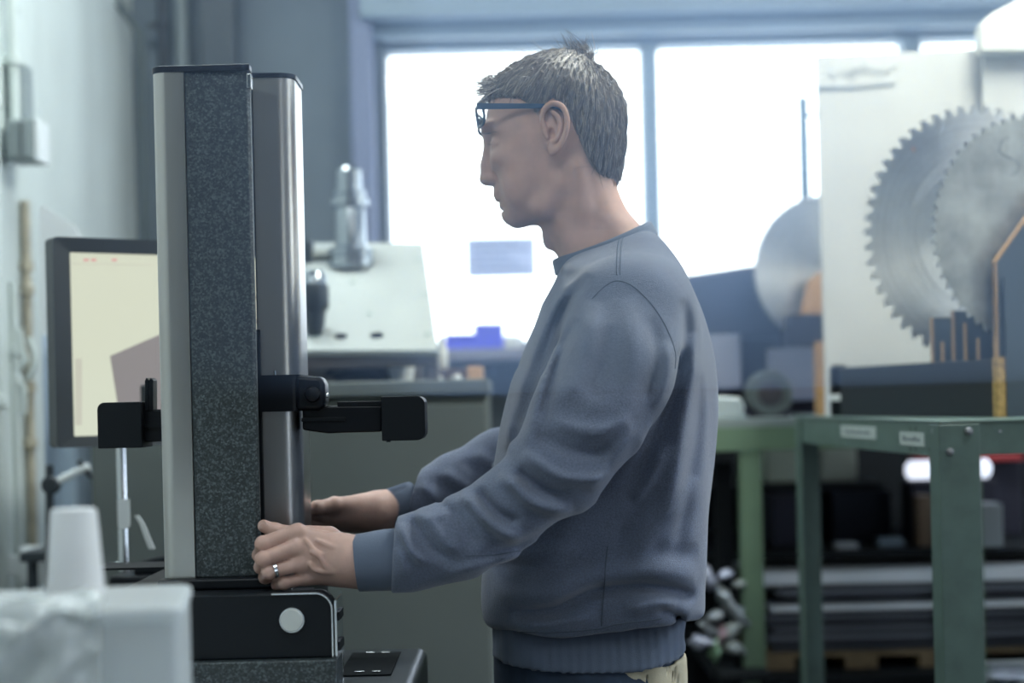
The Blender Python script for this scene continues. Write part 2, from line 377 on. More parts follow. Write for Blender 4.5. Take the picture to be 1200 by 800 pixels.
# conduits and boxes on the left wall
for px, D, y0, y1, r, m, lab, cl in ((-4, 3.72, 0, 800, .016, m_pipe, 'wide pale conduit at the very left edge of the wall', (120, 470)),
    (16, 3.85, 0, 150, .012, m_pipe, 'short pale conduit ending at the grey switch box', (70,)),
    (34, 3.95, 235, 640, .011, m_rust, 'stained beige conduit dropping from the switch boxes to the socket', (312, 340, 455, 520)),
    (20, 3.86, 330, 800, .010, m_pipe, 'pale conduit left of the stained one', (410,)),
    (8, 3.75, 440, 800, .0045, m_dpipe, 'thin black cable hanging down the left wall', ())):
    vpipe(px, D, y0, y1, r, m, 'conduit' if r > .005 else 'hanging_cable', lab, cl)
for pts, lab in (([(34, 395), (40, 412), (40, 430), (33, 445)], 'upper pale hose loop on the stained conduit'), ([(8, 450), (22, 447), (28, 460), (27, 485)], 'pale hose bend beside the black cable'), ([(22, 385), (26, 410), (30, 422), (24, 430)], 'small pale hose left of the stained conduit')):
    o = MB().tube([W(a, b, 3.86) for a, b in [tuple(q) for q in crv(pts, 6)]], .008, 10).build('hose_bend', m_pipe, smooth=True, loc=W(*pts[0], 3.86)); tag(o, lab, 'hose')
def wallbox(name, x0, y0, x1, y1, D, dp, m, label, cat='switch box', lid=True):
    X0, X1, Z0, Z1 = prect(x0, y0, x1, y1, D); t = empty(name, ((X0 + X1) / 2, D + dp / 2, Z0), label, cat)
    MB().box(X0, X1, D, D + dp, Z0, Z1).build('housing', m, t, bevel=.004)
    if lid: MB().box(X0 + .004, X1 - .004, D - .008, D, Z0 + .006, Z1 - .006).build('cover', m, t, bevel=.003)
    # mounting rail back to the wall
    MB().box(XL, X0 + .01, D + dp * .3, D + dp * .7, Z0 + .02, Z1 - .02).build('mounting_plate', m, t)
    return t, X0, X1, Z0, Z1
wallbox('switch_box', 8, 74, 29, 138, 3.86, .07, m_boxg, 'upper grey switch box on the left wall')
t, X0, X1, Z0, Z1 = wallbox('switch_box', 8, 139, 40, 188, 3.80, .09, m_boxg, 'lower wide grey switch box with a white edge on the left wall')
MB().box(X1, X1 + .010, 3.80, 3.89, Z0, Z1).build('side_strip', m_boxw, t, bevel=.002)
MB().tube([(X0 + .035, 3.788, Z1 - .006), (X0 + .035, 3.788, Z0 + .006)], .002, 6).build('cover_joint', m_dpipe, t)
wallbox('wall_socket', 22, 641, 50, 684, 3.7, .05, m_boxw, 'small white wall socket box behind the white cup', 'socket')
wallbox('junction_box', 9, 0, 17, 16, 3.9, .04, m_boxg, 'tiny junction box at the top left corner of the wall', 'junction box', lid=False)
# bluish plastic sheet and paper behind the monitor
X0, X1, Z0, Z1 = prect(52, 392, 108, 640, 3.55)
o = MB().prism([(X0 + (X1 - X0) * t, 3.55 + .02 * math.sin(t * 7)) for t in np.linspace(0, 1, 12)] + [(X0 + (X1 - X0) * t, 3.556 + .02 * math.sin(t * 7)) for t in np.linspace(1, 0, 12)], Z0, Z1, 'z').build('plastic_board', mat('bluish_board', (.42, .50, .60), .5), smooth=True, loc=((X0 + X1) / 2, 3.55, Z0))
tag(o, 'bluish-white plastic board standing behind the monitor left edge', 'board')
cz = W(80, 640, 3.55).z
ts = empty('tool_stool', ((X0 + X1) / 2, 3.55, 0), 'dark shelf trolley under the bluish board', 'trolley')
MB().box(X0 - .02, X1 + .02, 3.42, 3.68, cz - .02, cz).build('shelf', m_dpipe, ts, bevel=.003)
for sx in (X0, X1):
    for sy in (3.44, 3.66): MB().tube([(sx, sy, cz - .02), (sx, sy, 0)], .011, 8).build('leg', m_dpipe, ts)
o = MB().prism([(W(55, 248, 3.62).x, W(55, 248, 3.62).z), (W(60, 244, 3.62).x, W(60, 244, 3.62).z), (W(96, 268, 3.62).x, W(96, 268, 3.62).z), (W(112, 300, 3.62).x, W(112, 300, 3.62).z), (W(112, 392, 3.6).x, W(60, 391, 3.6).z), (W(55, 392, 3.6).x, W(60, 391, 3.6).z)], 3.56, 3.566).build('paper_sheet', mat('white_paper', (.74, .76, .78), .8), loc=W(80, 392, 3.56))
tag(o, 'white paper sheet sticking up above the monitor', 'paper')
# folding lamp arm
la = empty('folding_arm_lamp', W(60, 640, 3.3), 'dark folding arm with a white bar under the monitor', 'lamp')
MB().tube([W(58, 545, 3.3), W(58, 690, 3.3)], .008, 8).build('post', m_dpipe, la, smooth=True)
MB().tube([W(62, 567, 3.3), W(84, 556, 3.3), W(104, 546, 3.3)], .008, 8).build('arm', m_boxw, la, smooth=True)
MB().lathe([(.014, -.012), (.018, -.008), (.018, .008), (.014, .012)], 14, Matrix.Translation(W(60, 568, 3.3)) @ Matrix.Rotation(math.pi / 2, 4, 'X')).build('hinge', m_dpipe, la, smooth=True)
MB().tube([W(92, 540, 3.3), W(108, 560, 3.3)], .005, 8).build('stay', m_dpipe, la, smooth=True)
c_ = W(58, 690, 3.3)
MB().tube([c_, (c_.x, 3.3, 0.02)], .012, 8).lathe([(.09, 0), (.09, .015), (.02, .025)], 20, Matrix.Translation((c_.x, 3.3, 0))).build('stand', m_dpipe, la, smooth=True)
# ceiling lamps
for x, y, sx, sy, lab in ((1.7, -.5, .75, .24, 'ceiling lamp at the front of the aisle'), (-.55, .9, .85, .28, 'ceiling lamp over the measuring machine'), (1.15, 2.75, .28, .68, 'ceiling lamp over the aisle'), (-.75, 3.7, .28, .62, 'ceiling lamp by the left wall')):
    c = empty('ceiling_lamp', (x, y, ZC), lab, 'ceiling lamp')
    MB().box(x - sx, x + sx, y - sy, y + sy, ZC - .05, ZC).build('housing', m_boxw, c, bevel=.005)
# paper taped on the window
x0, x1, z0, z1 = prect(546, 275, 628, 322, 5.17)
t = empty('window_notice', ((x0 + x1) / 2, 5.25, z0), 'blurred white printed sheet taped on the left window pane', 'paper')
m_pp = plastic('notice_paper', (.50, .53, .64), .8, .62)
MB().box(x0, x1, 5.262, 5.266, z0, z1).build('sheet', m_pp, t)
for k in range(5):
    zz = z0 + (z1 - z0) * (.15 + .17 * k); MB().box(x0 + .02, x1 - .02 - .03 * (k % 3), 5.2605, 5.262, zz, zz + .012).build('print_line', mat('print_ink', (.30, .34, .50), .8), t)
# ================================================================== the measuring machine
m_steel = mat('brushed_steel', (0.50, 0.49, 0.475), 0.30, metal=1.0, bump=0.12, bscale=260, dist=0.0004, stretch=(1, 1, .01), aniso=.5)
m_granite = None
def granite():
    m = bpy.data.materials.new('speckled_granite'); m.use_nodes = True; nt = m.node_tree; b = nt.nodes['Principled BSDF']
    tc = nt.nodes.new('ShaderNodeTexCoord'); v = nt.nodes.new('ShaderNodeTexVoronoi'); v.inputs['Scale'].default_value = 420; nt.links.new(tc.outputs['Object'], v.inputs['Vector'])
    n = nt.nodes.new('ShaderNodeTexNoise'); n.inputs['Scale'].default_value = 330; n.inputs['Detail'].default_value = 5; n.inputs['Roughness'].default_value = .7; nt.links.new(tc.outputs['Object'], n.inputs['Vector'])
    sp = nt.nodes.new('ShaderNodeSeparateColor'); nt.links.new(v.outputs['Color'], sp.inputs[0])
    mx = nt.nodes.new('ShaderNodeMath'); mx.operation = 'MULTIPLY_ADD'; mx.inputs[1].default_value = .45; nt.links.new(sp.outputs[0], mx.inputs[0])
    m2 = nt.nodes.new('ShaderNodeMath'); m2.operation = 'MULTIPLY'; m2.inputs[1].default_value = .75; nt.links.new(n.outputs[0], m2.inputs[0]); nt.links.new(m2.outputs[0], mx.inputs[2])
    r = nt.nodes.new('ShaderNodeValToRGB'); e = r.color_ramp.elements; e[0].position = .36; e[0].color = (.016, .022, .026, 1); e[1].position = .92; e[1].color = (.125, .155, .165, 1); x = e.new(.62); x.color = (.030, .041, .045, 1)
    nt.links.new(mx.outputs[0], r.inputs[0]); nt.links.new(r.outputs[0], b.inputs['Base Color']); b.inputs['Roughness'].default_value = .45
    return m
m_granite = granite()
m_black = mat('black_enamel', (0.006, 0.008, 0.012), 0.35, spec=.25)
m_blackm = mat('black_matt', (0.007, 0.010, 0.014), 0.5, spec=.22, bump=.1, bscale=300, dist=.0004)
m_chrome = mat('polished_steel', (0.70, 0.72, 0.74), 0.16, metal=1.0)
m_knob = mat('knob_aluminium', (0.62, 0.64, 0.62), 0.45, metal=.4)
m_grey_mach = mat('machine_grey', (0.10, 0.115, 0.115), .5)
mc = W(260, 690, 2.2)
mach = empty('measuring_machine', (mc.x, 2.25, 0), 'tall granite and steel measuring machine the man holds', 'machine')
ZB = 1.320 - .2245                                          # top of the black base
# column A
zt, zb = W(235, 78, 2.13).z, W(235, 676, 2.13).z
xa0, xg, xa1 = W(183, 380, 2.12).x, W(222, 380, 2.12).x, W(298.5, 380, 2.12).x
def arc(cx, cy, r, a0, a1, n=10): return [(cx + r * math.cos(math.radians(a0 + (a1 - a0) * i / n)), cy + r * math.sin(math.radians(a0 + (a1 - a0) * i / n))) for i in range(n + 1)]
R_ = .018
cover = [(xg - .0005, 2.122)] + arc(xa0 + R_, 2.121 + R_, R_, 270, 180) + arc(xa0 + R_, 2.262 - R_, R_, 180, 90) + [(xg - .0005, 2.262)]
MB().prism(cover, zb, zt - .008, 'z').build('column_cover', m_steel, mach, smooth=True, angle=50)
MB().prism([(xg, 2.124), (xa1 - .004, 2.124), (xa1, 2.128), (xa1 - .0005, 2.136), (xa1 - .024, 2.262), (xg, 2.262)], zb, zt - .008, 'z').build('granite_column', m_granite, mach, bevel=.0015)
MB().prism([(xa0 - .001, 2.15)] + arc(xa0 + R_ - .001, 2.121 + R_ - .002, R_, 190, 270) + [(xa1 + .001, 2.118), (xa1 + .001, 2.138), (xa1 - .023, 2.264), (xa0 + .02, 2.264), (xa0 - .001, 2.24)], zt - .008, zt, 'z').build('column_cap', m_black, mach, bevel=.0015)
sc_ = W(237, 73, 2.16); MB().lathe([(.003, 0), (.0045, .002), (.0045, .005), (.002, .007)], 12, Matrix.Translation((sc_.x, 2.18, zt))).build('cap_screw', m_chrome, mach, smooth=True)
MB().box(xa1 - .003, xa1 + .0025, 2.120, 2.134, zt - .03, zt - .012).build('corner_clip', m_chrome, mach, bevel=.001)
MB().box(xa0 - .004, xa1 + .02, 2.105, 2.266, ZB, zb).build('column_foot', m_black, mach, bevel=.004)
# column B
xb0, xb1 = W(301, 380, 2.275).x, W(350, 380, 2.275).x; zt2 = W(325, 86, 2.28).z
Rb = .024
MB().prism([(xb0 + .001, 2.277)] + arc(xb1 - Rb, 2.277 + Rb, Rb, 270, 360, 12) + arc(xb1 - Rb, 2.39 - Rb, Rb, 0, 90, 8) + [(xb0 + .001, 2.39)], ZB, zt2 - .006, 'z').build('guide_column', m_steel, mach, smooth=True, angle=50)
MB().prism([(xb0 + .004 - .004, 2.275), (xb0 + .0015, 2.2755), (xb0 + .0015, 2.392), (xb0 - .003, 2.392)], ZB, zt2 - .006, 'z').build('column_edge', m_blackm, mach)
MB().prism([(xb0 - .004, 2.272)] + arc(xb1 - Rb + .002, 2.275 + Rb, Rb, 270, 360, 12) + arc(xb1 - Rb + .002, 2.392 - Rb, Rb, 0, 90, 8) + [(xb0 - .004, 2.392)], zt2 - .006, zt2, 'z').build('guide_cap', m_black, mach, smooth=True, angle=50)
# dark strip and scale in the gap
zg0, zg1 = W(304, 612, 2.27).z, W(304, 386, 2.27).z
MB().box(W(300.5, 480, 2.266).x, W(306.5, 480, 2.266).x, 2.266, 2.2745, ZB, zg1).build('cable_guard', m_blackm, mach, bevel=.001)
# carriage round column B
za0, za1 = W(330, 482, 2.25).z, W(330, 439, 2.25).z
cx0, cx1 = W(303, 460, 2.25).x, W(352, 460, 2.25).x
cb = MB().prism([(cx0, 2.252)] + arc(cx1 - .012, 2.252 + .012, .012, 270, 360, 6) + arc(cx1 - .012, 2.41 - .012, .012, 0, 90, 6) + [(cx0, 2.41)], za0, za1, 'z')
cb.build('carriage', m_black, mach, smooth=True, angle=50)
MB().prism([(W(345, 460, 2.245).x, W(345, 481, 2.245).z), (W(372, 470, 2.245).x, W(372, 481, 2.245).z), (W(381, 470, 2.245).x, W(381, 474, 2.245).z), (W(380, 450, 2.245).x, W(380, 450, 2.245).z), (W(376, 441, 2.245).x, W(376, 441, 2.245).z), (W(345, 440, 2.245).x, W(345, 440, 2.245).z)], 2.25, 2.30, 'y').build('carriage_lug', m_black, mach, smooth=True, bevel=.006, seg=3)
kn = W(366, 462, 2.243); MB().lathe([(.010, 0), (.0105, .003), (.009, .008), (.004, .010)], 20, Matrix.Translation((kn.x, 2.250, kn.z)) @ Matrix.Rotation(math.pi / 2, 4, 'X')).build('clamp_knob', m_black, mach, smooth=True)
s2 = W(380, 463, 2.25); MB().lathe([(.002, 0), (.0035, .001), (.0035, .004), (.001, .005)], 12, Matrix.Translation((s2.x, 2.262, s2.z)) @ Matrix.Rotation(math.pi / 2, 4, 'Y')).build('lug_screw', m_chrome, mach, smooth=True)
MB().tube([(xa1 + .004, 2.262, za1 + .0), (xa1 + .004, 2.262, za1 + .006)], .0018, 8).build('carriage_pin', m_chrome, mach, smooth=True)
# right arm and head
A_ = MB().prism([(W(p, q, 2.25).x, W(p, q, 2.25).z) for p, q in ((353, 476), (447, 475), (447, 506), (405, 507), (384, 508), (353, 504))], 2.262, 2.295, 'y'); A_.build('arm', m_black, mach, bevel=.003)
x0, x1, z0, z1 = prect(394, 470, 448, 476, 2.25); MB().box(x0, x1, 2.262, 2.30, z0, z1).build('arm_rail', m_black, mach, bevel=.001)
x0, x1, z0, z1 = prect(352, 489, 404, 491, 2.25); MB().box(x0, x1, 2.259, 2.264, z0 - .003, z1).build('arm_groove', m_blackm, mach, bevel=.0008)
x0, x1, z0, z1 = prect(447, 464, 498, 516, 2.24)
h_ = MB().prism(rrect(x0, x1, z0, z1, .011, 6, (0, 1, 1, 0)), 2.24, 2.31, 'y'); h_.build('light_head', m_blackm, mach, bevel=.0015)
MB().lathe([(.003, 0), (.003, .003)], 10, Matrix.Translation((x0 + .007, 2.26, z0 - .002))).build('head_screw', m_black, mach)
# left arm and head
x0, x1, z0, z1 = prect(114, 471, 166, 525, 2.30)
MB().prism(rrect(x0, x1, z0, z1, .010, 6, (0, 0, 0, 1)), 2.30, 2.37, 'y').build('camera_head', m_blackm, mach, bevel=.0015)
x2, x3, z2, z3 = prect(165, 478, 316, 516, 2.32); MB().box(x2, x3, 2.32, 2.36, z2, z3).build('cross_arm', m_black, mach, bevel=.003)
MB().box(x2, x3, 2.3155, 2.32, (z2 + z3) / 2 - .002, (z2 + z3) / 2 + .002).build('cross_arm_rib', m_blackm, mach)
for dx in (0, 5): MB().prism([(W(a + dx, b, 2.31).x, W(a + dx, b, 2.31).z) for a, b in ((168, 481), (168, 446), (170, 442), (173, 445), (173, 481))], 2.318, 2.345, 'y').build('cable_bracket', m_black, mach, bevel=.001)
# base
bx0, bx1 = W(120, 700, 2.05).x, W(389, 700, 2.05).x; zb0 = W(300, 772, 2.045).z
MB().prism(rrect(bx0, bx1, zb0, ZB, .020, 8, (0, 0, 1, 0)), 2.045, 2.095, 'y').build('front_plate', m_blackm, mach, bevel=.002)
MB().box(bx0, xb1 + .006, 2.096, 2.50, zb0, ZB).build('base', m_blackm, mach, bevel=.002)
MB().box(xb1 + .0065, bx1 - .03, 2.096, 2.13, zb0, ZB - .002).build('plate_backing', m_blackm, mach)
MB().prism([(q[0], q[1]) for q in arc(bx1 - .020, ZB - .020, .0212, 90, 0, 10)] + [(bx1 + .0012, zb0), (bx1 - .0005, zb0)] + arc(bx1 - .020, ZB - .020, .0195, 0, 90, 10), 2.0425, 2.0475, 'y').build('edge_strip', m_chrome, mach, smooth=True)
xr_ = W(318, 690, 2.045).x; MB().box(xr_, bx1 - .02, 2.0425, 2.0475, ZB - .0006, ZB + .0012).build('edge_strip', m_chrome, mach)
kn = W(342, 726.5, 2.04)
MB().lathe([(.0165, 0), (.0165, .003), (.0148, .006)], 32, Matrix.Translation((kn.x, 2.045, kn.z)) @ Matrix.Rotation(math.pi / 2, 4, 'X')).build('knob_ring', m_chrome, mach, smooth=True)
MB().lathe([(.0135, 0), (.0135, .009), (.0125, .0105)], 32, Matrix.Translation((kn.x, 2.045, kn.z)) @ Matrix.Rotation(math.pi / 2, 4, 'X')).build('adjusting_knob', m_knob, mach, smooth=True)
MB().box(bx0 - .25, W(396, 790, 2.04).x, 2.03, 2.10, zb0 - .10, zb0 - .0005).box(bx0 - .25, xb1 + .008, 2.10, 2.52, zb0 - .10, zb0 - .0005).build('granite_slab', m_granite, mach, bevel=.003)
ac = W(392.5, 700, 2.05); MB().box(bx1 + .003, bx1 + .0055, 2.046, 2.12, zb0 - .05, W(392, 703, 2.05).z).build('guard_strip', m_chrome, mach)
for q in (722, 757): MB().box(bx1 + .0056, bx1 + .0085, 2.05, 2.10, W(392, q + 5, 2.05).z, W(392, q - 5, 2.05).z).build('guard_clip', m_blackm, mach)
# side box with a hinged hatch
m_hatch = mat('hatch_matt', (.010, .013, .015), .8, spec=.1)
sx0, sx1 = xb1 + .010, W(492, 780, 2.3).x; sz = W(445, 760, 2.5).z
MB().box(sx0, sx1, 2.12, 2.51, sz - .12, sz).build('side_box', mat('black_vinyl', (.018, .024, .032), .35, bump=.35, bscale=500, dist=.0006), mach, bevel=.014, seg=4)
hx0, hx1 = W(403, 780, 2.33).x, W(463, 780, 2.33).x
MB().box(hx0, hx1, 2.25, 2.455, sz, sz + .0022).build('hatch', m_hatch, mach, bevel=.001)
for hx in (.3, .62):
    for hy in (2.265, 2.438): MB().box(hx0 + (hx1 - hx0) * hx, hx0 + (hx1 - hx0) * hx + .012, hy, hy + .008, sz + .0022, sz + .0045).build('hatch_hinge', m_chrome, mach, bevel=.0006)
MB().box(bx0 - .2, sx1 - .01, 2.06, 2.60, .08, zb0 - .10).build('stand_cabinet', m_grey_mach, mach, bevel=.006)
MB().box(bx0 - .17, sx1 - .04, 2.10, 2.56, 0, .08).build('plinth', m_black, mach)
MB().box(bx0 + .15, sx1 - .014, 2.12, 2.51, zb0 - .10, sz - .12).build('side_bracket', m_black, mach)
MB().box(bx0 - .10, xb1 + .1, 2.262 + .14, 2.49, ZB, ZB + .003).build('base_mat', m_blackm, mach)

# ------------------------------------------------------------------ monitor
def scrm(name, col):
    m = mat(name, (.02, .02, .02), .35); b = m.node_tree.nodes['Principled BSDF']; b.inputs['Emission Color'].default_value = (*col, 1); b.inputs['Emission Strength'].default_value = .74; return m
mon = empty('monitor', W(200, 530, 2.9), 'flat screen with thick dark bezel and cream picture behind the columns', 'monitor')
TL, BL, TR, BR = W(57, 277, 2.74), W(67, 525, 2.74), W(338, 291, 2.98), W(342, 524, 2.98)
ex = (TR - TL); ex.z = 0; wd_ = ex.length; ex.normalize(); ez = Vector((0, 0, 1)); ey = ez.cross(ex)      # ey points away from the viewer
ht = TL.z - BL.z; O = Vector((BL.x, BL.y, BL.z))
MM = Matrix(((ex.x, ey.x, 0, O.x), (ex.y, ey.y, 0, O.y), (0, 0, 1, O.z), (0, 0, 0, 1)))
b_ = .030; bt = .024; bb = .018
m_bez = mat('bezel_plastic', (.028, .036, .042), .45)
out = rrect(0, wd_, 0, ht, .008, 4); inn = rrect(b_, wd_ - b_, bb, ht - bt, .002, 4); n = len(out)
vs = [MM @ Vector((a, 0, c)) for a, c in out] + [MM @ Vector((a, 0.004, c)) for a, c in inn] + [MM @ Vector((a, .035, c)) for a, c in out] + [MM @ Vector((a, .012, c)) for a, c in inn]
fs = []
for i in range(n):
    j = (i + 1) % n; fs += [(i, j, n + j, n + i), (i, 2 * n + i, 2 * n + j, j), (n + i, n + j, 3 * n + j, 3 * n + i)]
fs.append(tuple(2 * n + i for i in range(n)))
MB().add(vs, fs).build('bezel', m_bez, mon, smooth=True, angle=30)
MB().box(.06, wd_ - .06, .035, .06, .05, ht - .05, MM).build('back_shell', m_bez, mon, bevel=.01)
scr = MB().box(b_ - .004, wd_ - b_ + .004, .010, .012, bb - .004, ht - bt + .004, MM).build('screen', scrm('lit_screen', (.70, .74, .595)), mon)
m_sg = scrm('screen_grey', (.27, .25, .25)); m_sr = scrm('screen_red', (.75, .38, .36)); m_sb = scrm('screen_brown', (.20, .15, .10)); m_sl = scrm('screen_line', (.60, .60, .50))
def onscr(px, py):
    """point of the screen plane under a sight line"""
    d = W(px, py, 1.0) - Vector((0, 0, EYE)); q = MM @ Vector((0, .0095, 0)); t = (q - Vector((0, 0, EYE))).dot(ey) / d.dot(ey); p = Vector((0, 0, EYE)) + d * t; return MM.inverted() @ p
def scrpoly(pts, m, nm):
    L = [onscr(*p) for p in pts]; MB().prism([(p.x, p.z) for p in L], .0092, .0102, 'y', MM).build(nm, m, scr)
scrpoly([(129, 417), (182, 394), (262, 360), (262, 506), (142, 500)], m_sg, 'tool_outline')
for a in (98, 107, 131): scrpoly([(a, 303), (a + 6, 303), (a + 6, 306), (a, 306)], m_sr, 'menu_mark')
scrpoly([(80, 308), (180, 310), (180, 311), (80, 309)], m_sl, 'menu_line'); scrpoly([(88, 420), (96, 420), (96, 498), (88, 498)], m_sl, 'side_bar')
for y0, y1, m in ((322, 342, m_sl), (346, 350, m_sb), (352, 372, m_sl), (374, 379, m_sb), (382, 400, m_sl)): scrpoly([(298, y0), (311, y0), (311, y1), (298, y1)], m, 'scale_block')
for y in (326, 331, 336, 357, 362, 367, 387, 393): scrpoly([(300, y), (306, y), (306, y + 2), (300, y + 2)], m_sb, 'scale_mark')
c = MM @ Vector((wd_ * .35, .06, 0)); pz = BL.z
MB().tube([(W(144, 600, 2.86).x, 2.86, pz + .05), (W(144, 600, 2.86).x, 2.86, W(144, 668, 2.86).z)], .0085, 14).build('pole', m_chrome, mon, smooth=True)
MB().box(W(144, 600, 2.86).x - .03, W(144, 600, 2.86).x + .06, 2.83, 2.875, pz + .04, pz + .10).build('pole_bracket', m_bez, mon, bevel=.003)
x0, x1, z0, z1 = prect(138, 585, 152, 619, 2.84); MB().prism(rrect(x0, x1, z0, z1, .006, 4, (1, 1, 0, 0)), 2.838, 2.842, 'y').build('white_tag', m_boxw, mon)
tz = W(160, 668, 2.86).z
MB().box(W(130, 660, 2.78).x, W(300, 660, 2.78).x, 2.76, 3.0, tz - .03, tz).build('tray', m_black, mon, bevel=.006)
MB().box(W(144, 0, 2.9).x - .05, W(144, 0, 2.9).x + .12, 2.80, 2.98, 0, tz - .03).build('pedestal', m_grey_mach, mon, bevel=.005)
MB().tube([W(122, 663, 2.74), W(140, 660, 2.74)], .003, 8).build('handle_bar', m_chrome, mon)
o = MB()
cs = crv([(160, 604), (166, 614), (171, 628), (177, 643)], 5)
o.prism([(W(a - 2.2, b, 2.8).x, W(a, b, 2.8).z) for a, b in [tuple(q) for q in cs]] + [(W(a + 2.4 + i * .15, b, 2.8).x, W(a, b, 2.8).z) for i, (a, b) in list(enumerate([tuple(q) for q in cs]))[::-1]], 2.798, 2.803)
o = o.build('paper_strip', m_boxw, loc=W(172, 643, 2.8)); tag(o, 'curled white paper strip standing on the black tray', 'paper')
bz = tz
o = MB().prism([(W(a, 0, 2.8).x, bz + h) for a, h in ((142, 0), (146, .018), (160, .024), (178, .028), (190, .034), (205, .034), (205, 0))], 2.785, 2.85).build('cable_bundle_case', m_blackm, bevel=.004, loc=(W(170, 0, 2.8).x, 2.81, bz)); tag(o, 'low black tool case lying on the tray left of the columns', 'case')

# ------------------------------------------------------------------ grey cabinet behind
m_cab = mat('cabinet_grey_green', (0.125, 0.145, 0.138), .55, var=.06, vscale=4)
cab = empty('steel_cabinet', (W(340, 0, 3.5).x, 3.6, 0), 'wide grey-green steel cabinet behind the measuring machine', 'cabinet')
x0, x1 = W(104, 560, 3.4).x, W(573, 560, 3.4).x; cz1 = W(460, 446, 3.4).z
MB().box(x0, x1, 3.42, 3.95, .06, cz1 - .03).build('carcass', m_cab, cab, bevel=.004)
MB().box(x0 - .004, x1 + .004, 3.40, 3.96, cz1 - .03, cz1).build('top', m_cab, cab, bevel=.004)
MB().box(x0 + .03, x1 - .03, 3.46, 3.92, 0, .06).build('plinth', m_black, cab)
wdd = (x1 - x0) / 2
for i in range(2):
    d = MB().box(x0 + .006 + wdd * i, x0 + wdd * (i + 1) - .004, 3.404, 3.42, .09, cz1 - .05).build('door', m_cab, cab, bevel=.003)
    hx = x0 + wdd * (i + 1) - .03 if i == 0 else x0 + wdd * i + .03
    MB().box(hx - .008, hx + .008, 3.392, 3.404, .75, .86).build('handle', m_black, d, bevel=.003)
# slanted console on the cabinet
con = empty('slanted_console', (W(420, 0, 3.6).x, 3.6, cz1), 'white slanted fixture plate on the grey cabinet', 'fixture')
m_cp = mat('console_white', (.42, .455, .455), .38, var=.05, vscale=5); m_cbr = mat('console_brown', (.085, .075, .070), .5)
P = [W(300, 410, 3.44), W(513, 410, 3.44), W(496, 284, 3.92), W(300, 284, 3.92)]
nrm = (P[1] - P[0]).cross(P[3] - P[0]).normalized(); nrm = nrm if nrm.z > 0 else -nrm
MB().add(P + [p - nrm * .014 for p in P], [(0, 1, 2, 3), (7, 6, 5, 4), (0, 4, 5, 1), (1, 5, 6, 2), (2, 6, 7, 3), (3, 7, 4, 0)]).build('plate', m_cp, con, bevel=.002)
zc_ = P[0].z - .014
MB().box(P[0].x, P[1].x - .002, 3.455, 3.50, zc_ - .026, zc_ + .002).build('front_rail', m_cbr, con, bevel=.002)
xq = W(489, 0, 3.47).x
MB().box(xq, P[1].x - .002, 3.46, 3.55, cz1, zc_ - .026).build('foot', m_cbr, con, bevel=.002)
MB().box(P[0].x, P[0].x + .05, 3.46, 3.55, cz1, zc_ - .026).build('foot', m_cbr, con, bevel=.002)
MB().prism([(3.82, cz1), (3.94, cz1), (3.94, P[3].z - .03), (3.90, P[3].z - .035), (3.82, P[0].z + (P[3].z - P[0].z) * (3.82 - 3.44) / .48 - .03)], P[0].x + .01, P[2].x - .01, 'x').build('rear_support', m_cbr, con)
def onplate(px, py):
    d = W(px, py, 1.0) - Vector((0, 0, EYE)); t = (P[0] - Vector((0, 0, EYE))).dot(nrm) / d.dot(nrm); return Vector((0, 0, EYE)) + d * t
rotn = nrm.to_track_quat('Z', 'Y').to_matrix().to_4x4()
for px, py, r in ((399.5, 394, .0135), (441.5, 393, .0145)):
    MB().lathe([(r, 0), (r, .0012), (r - .002, .0016)], 24, Matrix.Translation(onplate(px, py)) @ rotn).build('bored_hole', m_black, con, smooth=True)
for px, py in ((490, 305), (497, 345), (501, 392), (413, 331), (433, 368), (370, 395)):
    MB().lathe([(.0055, 0), (.0055, .0015), (.003, .002)], 12, Matrix.Translation(onplate(px, py)) @ rotn).build('screw', mat('screw_green', (.22, .30, .28), .4), con, smooth=True)
# tool holders standing on the plate
def holder(name, px, py, prof, m, label, scale):
    p = onplate(px, py); t = empty(name, p, label, 'tool holder'); parts = {}
    for nm, pr, mm in prof:
        MB().lathe([(r * scale, z * scale) for r, z in pr], 32, Matrix.Translation(p)).build(nm, mm, t, smooth=True, angle=30)
    return t
m_hold = mat('holder_steel', (.36, .40, .44), .22, metal=1); m_holdd = mat('holder_dark', (.04, .05, .055), .3, metal=.3)
s_ = 3.85 / 2000
holder('taper_tool_holder', 411.5, 309, [('flange', [(24, -6), (27, -3), (27, 6), (25, 8), (25, 11), (27, 13), (27, 17), (20, 20)], m_hold), ('taper_shank', [(18.5, 19), (17, 62), (16, 66)], m_hold), ('collar', [(16, 66), (22, 67), (22, 75), (17, 76), (17, 80), (19, 81), (19, 84)], m_hold), ('pull_stud', [(14.5, 84), (14.5, 108), (11, 112)], m_hold)], m_hold, 'tall shiny steel tool holder standing on the white plate', s_)
s_ = 3.62 / 2000
holder('collet_tool_holder', 369, 391, [('shank', [(7, -4), (9, 0), (12, 14), (13, 26)], m_holdd), ('nut', [(15, 26), (17, 30), (17, 52), (16, 56)], m_holdd), ('nose', [(15, 56), (14, 66), (10, 72), (4, 73)], m_hold)], m_holdd, 'small dark collet holder on the white plate beside the guide column', s_)
s_ = 3.85 / 2000
holder('knurled_tool_holder', 354, 305, [('body', [(13, -3), (14, 2), (14, 20), (11, 24)], m_holdd)], m_holdd, 'low dark round holder at the back of the white plate', s_)
o = MB().lathe([(.012, 0), (.012, .05)], 14, Matrix.Translation(W(366, 299, 3.83)) @ Matrix.Rotation(math.pi / 2, 4, 'Y')).build('spacer_tube', mat('dull_tube', (.25, .27, .25), .4), smooth=True, loc=W(372, 299, 3.83)); tag(o, 'short dull tube lying between the two rear holders', 'tube')
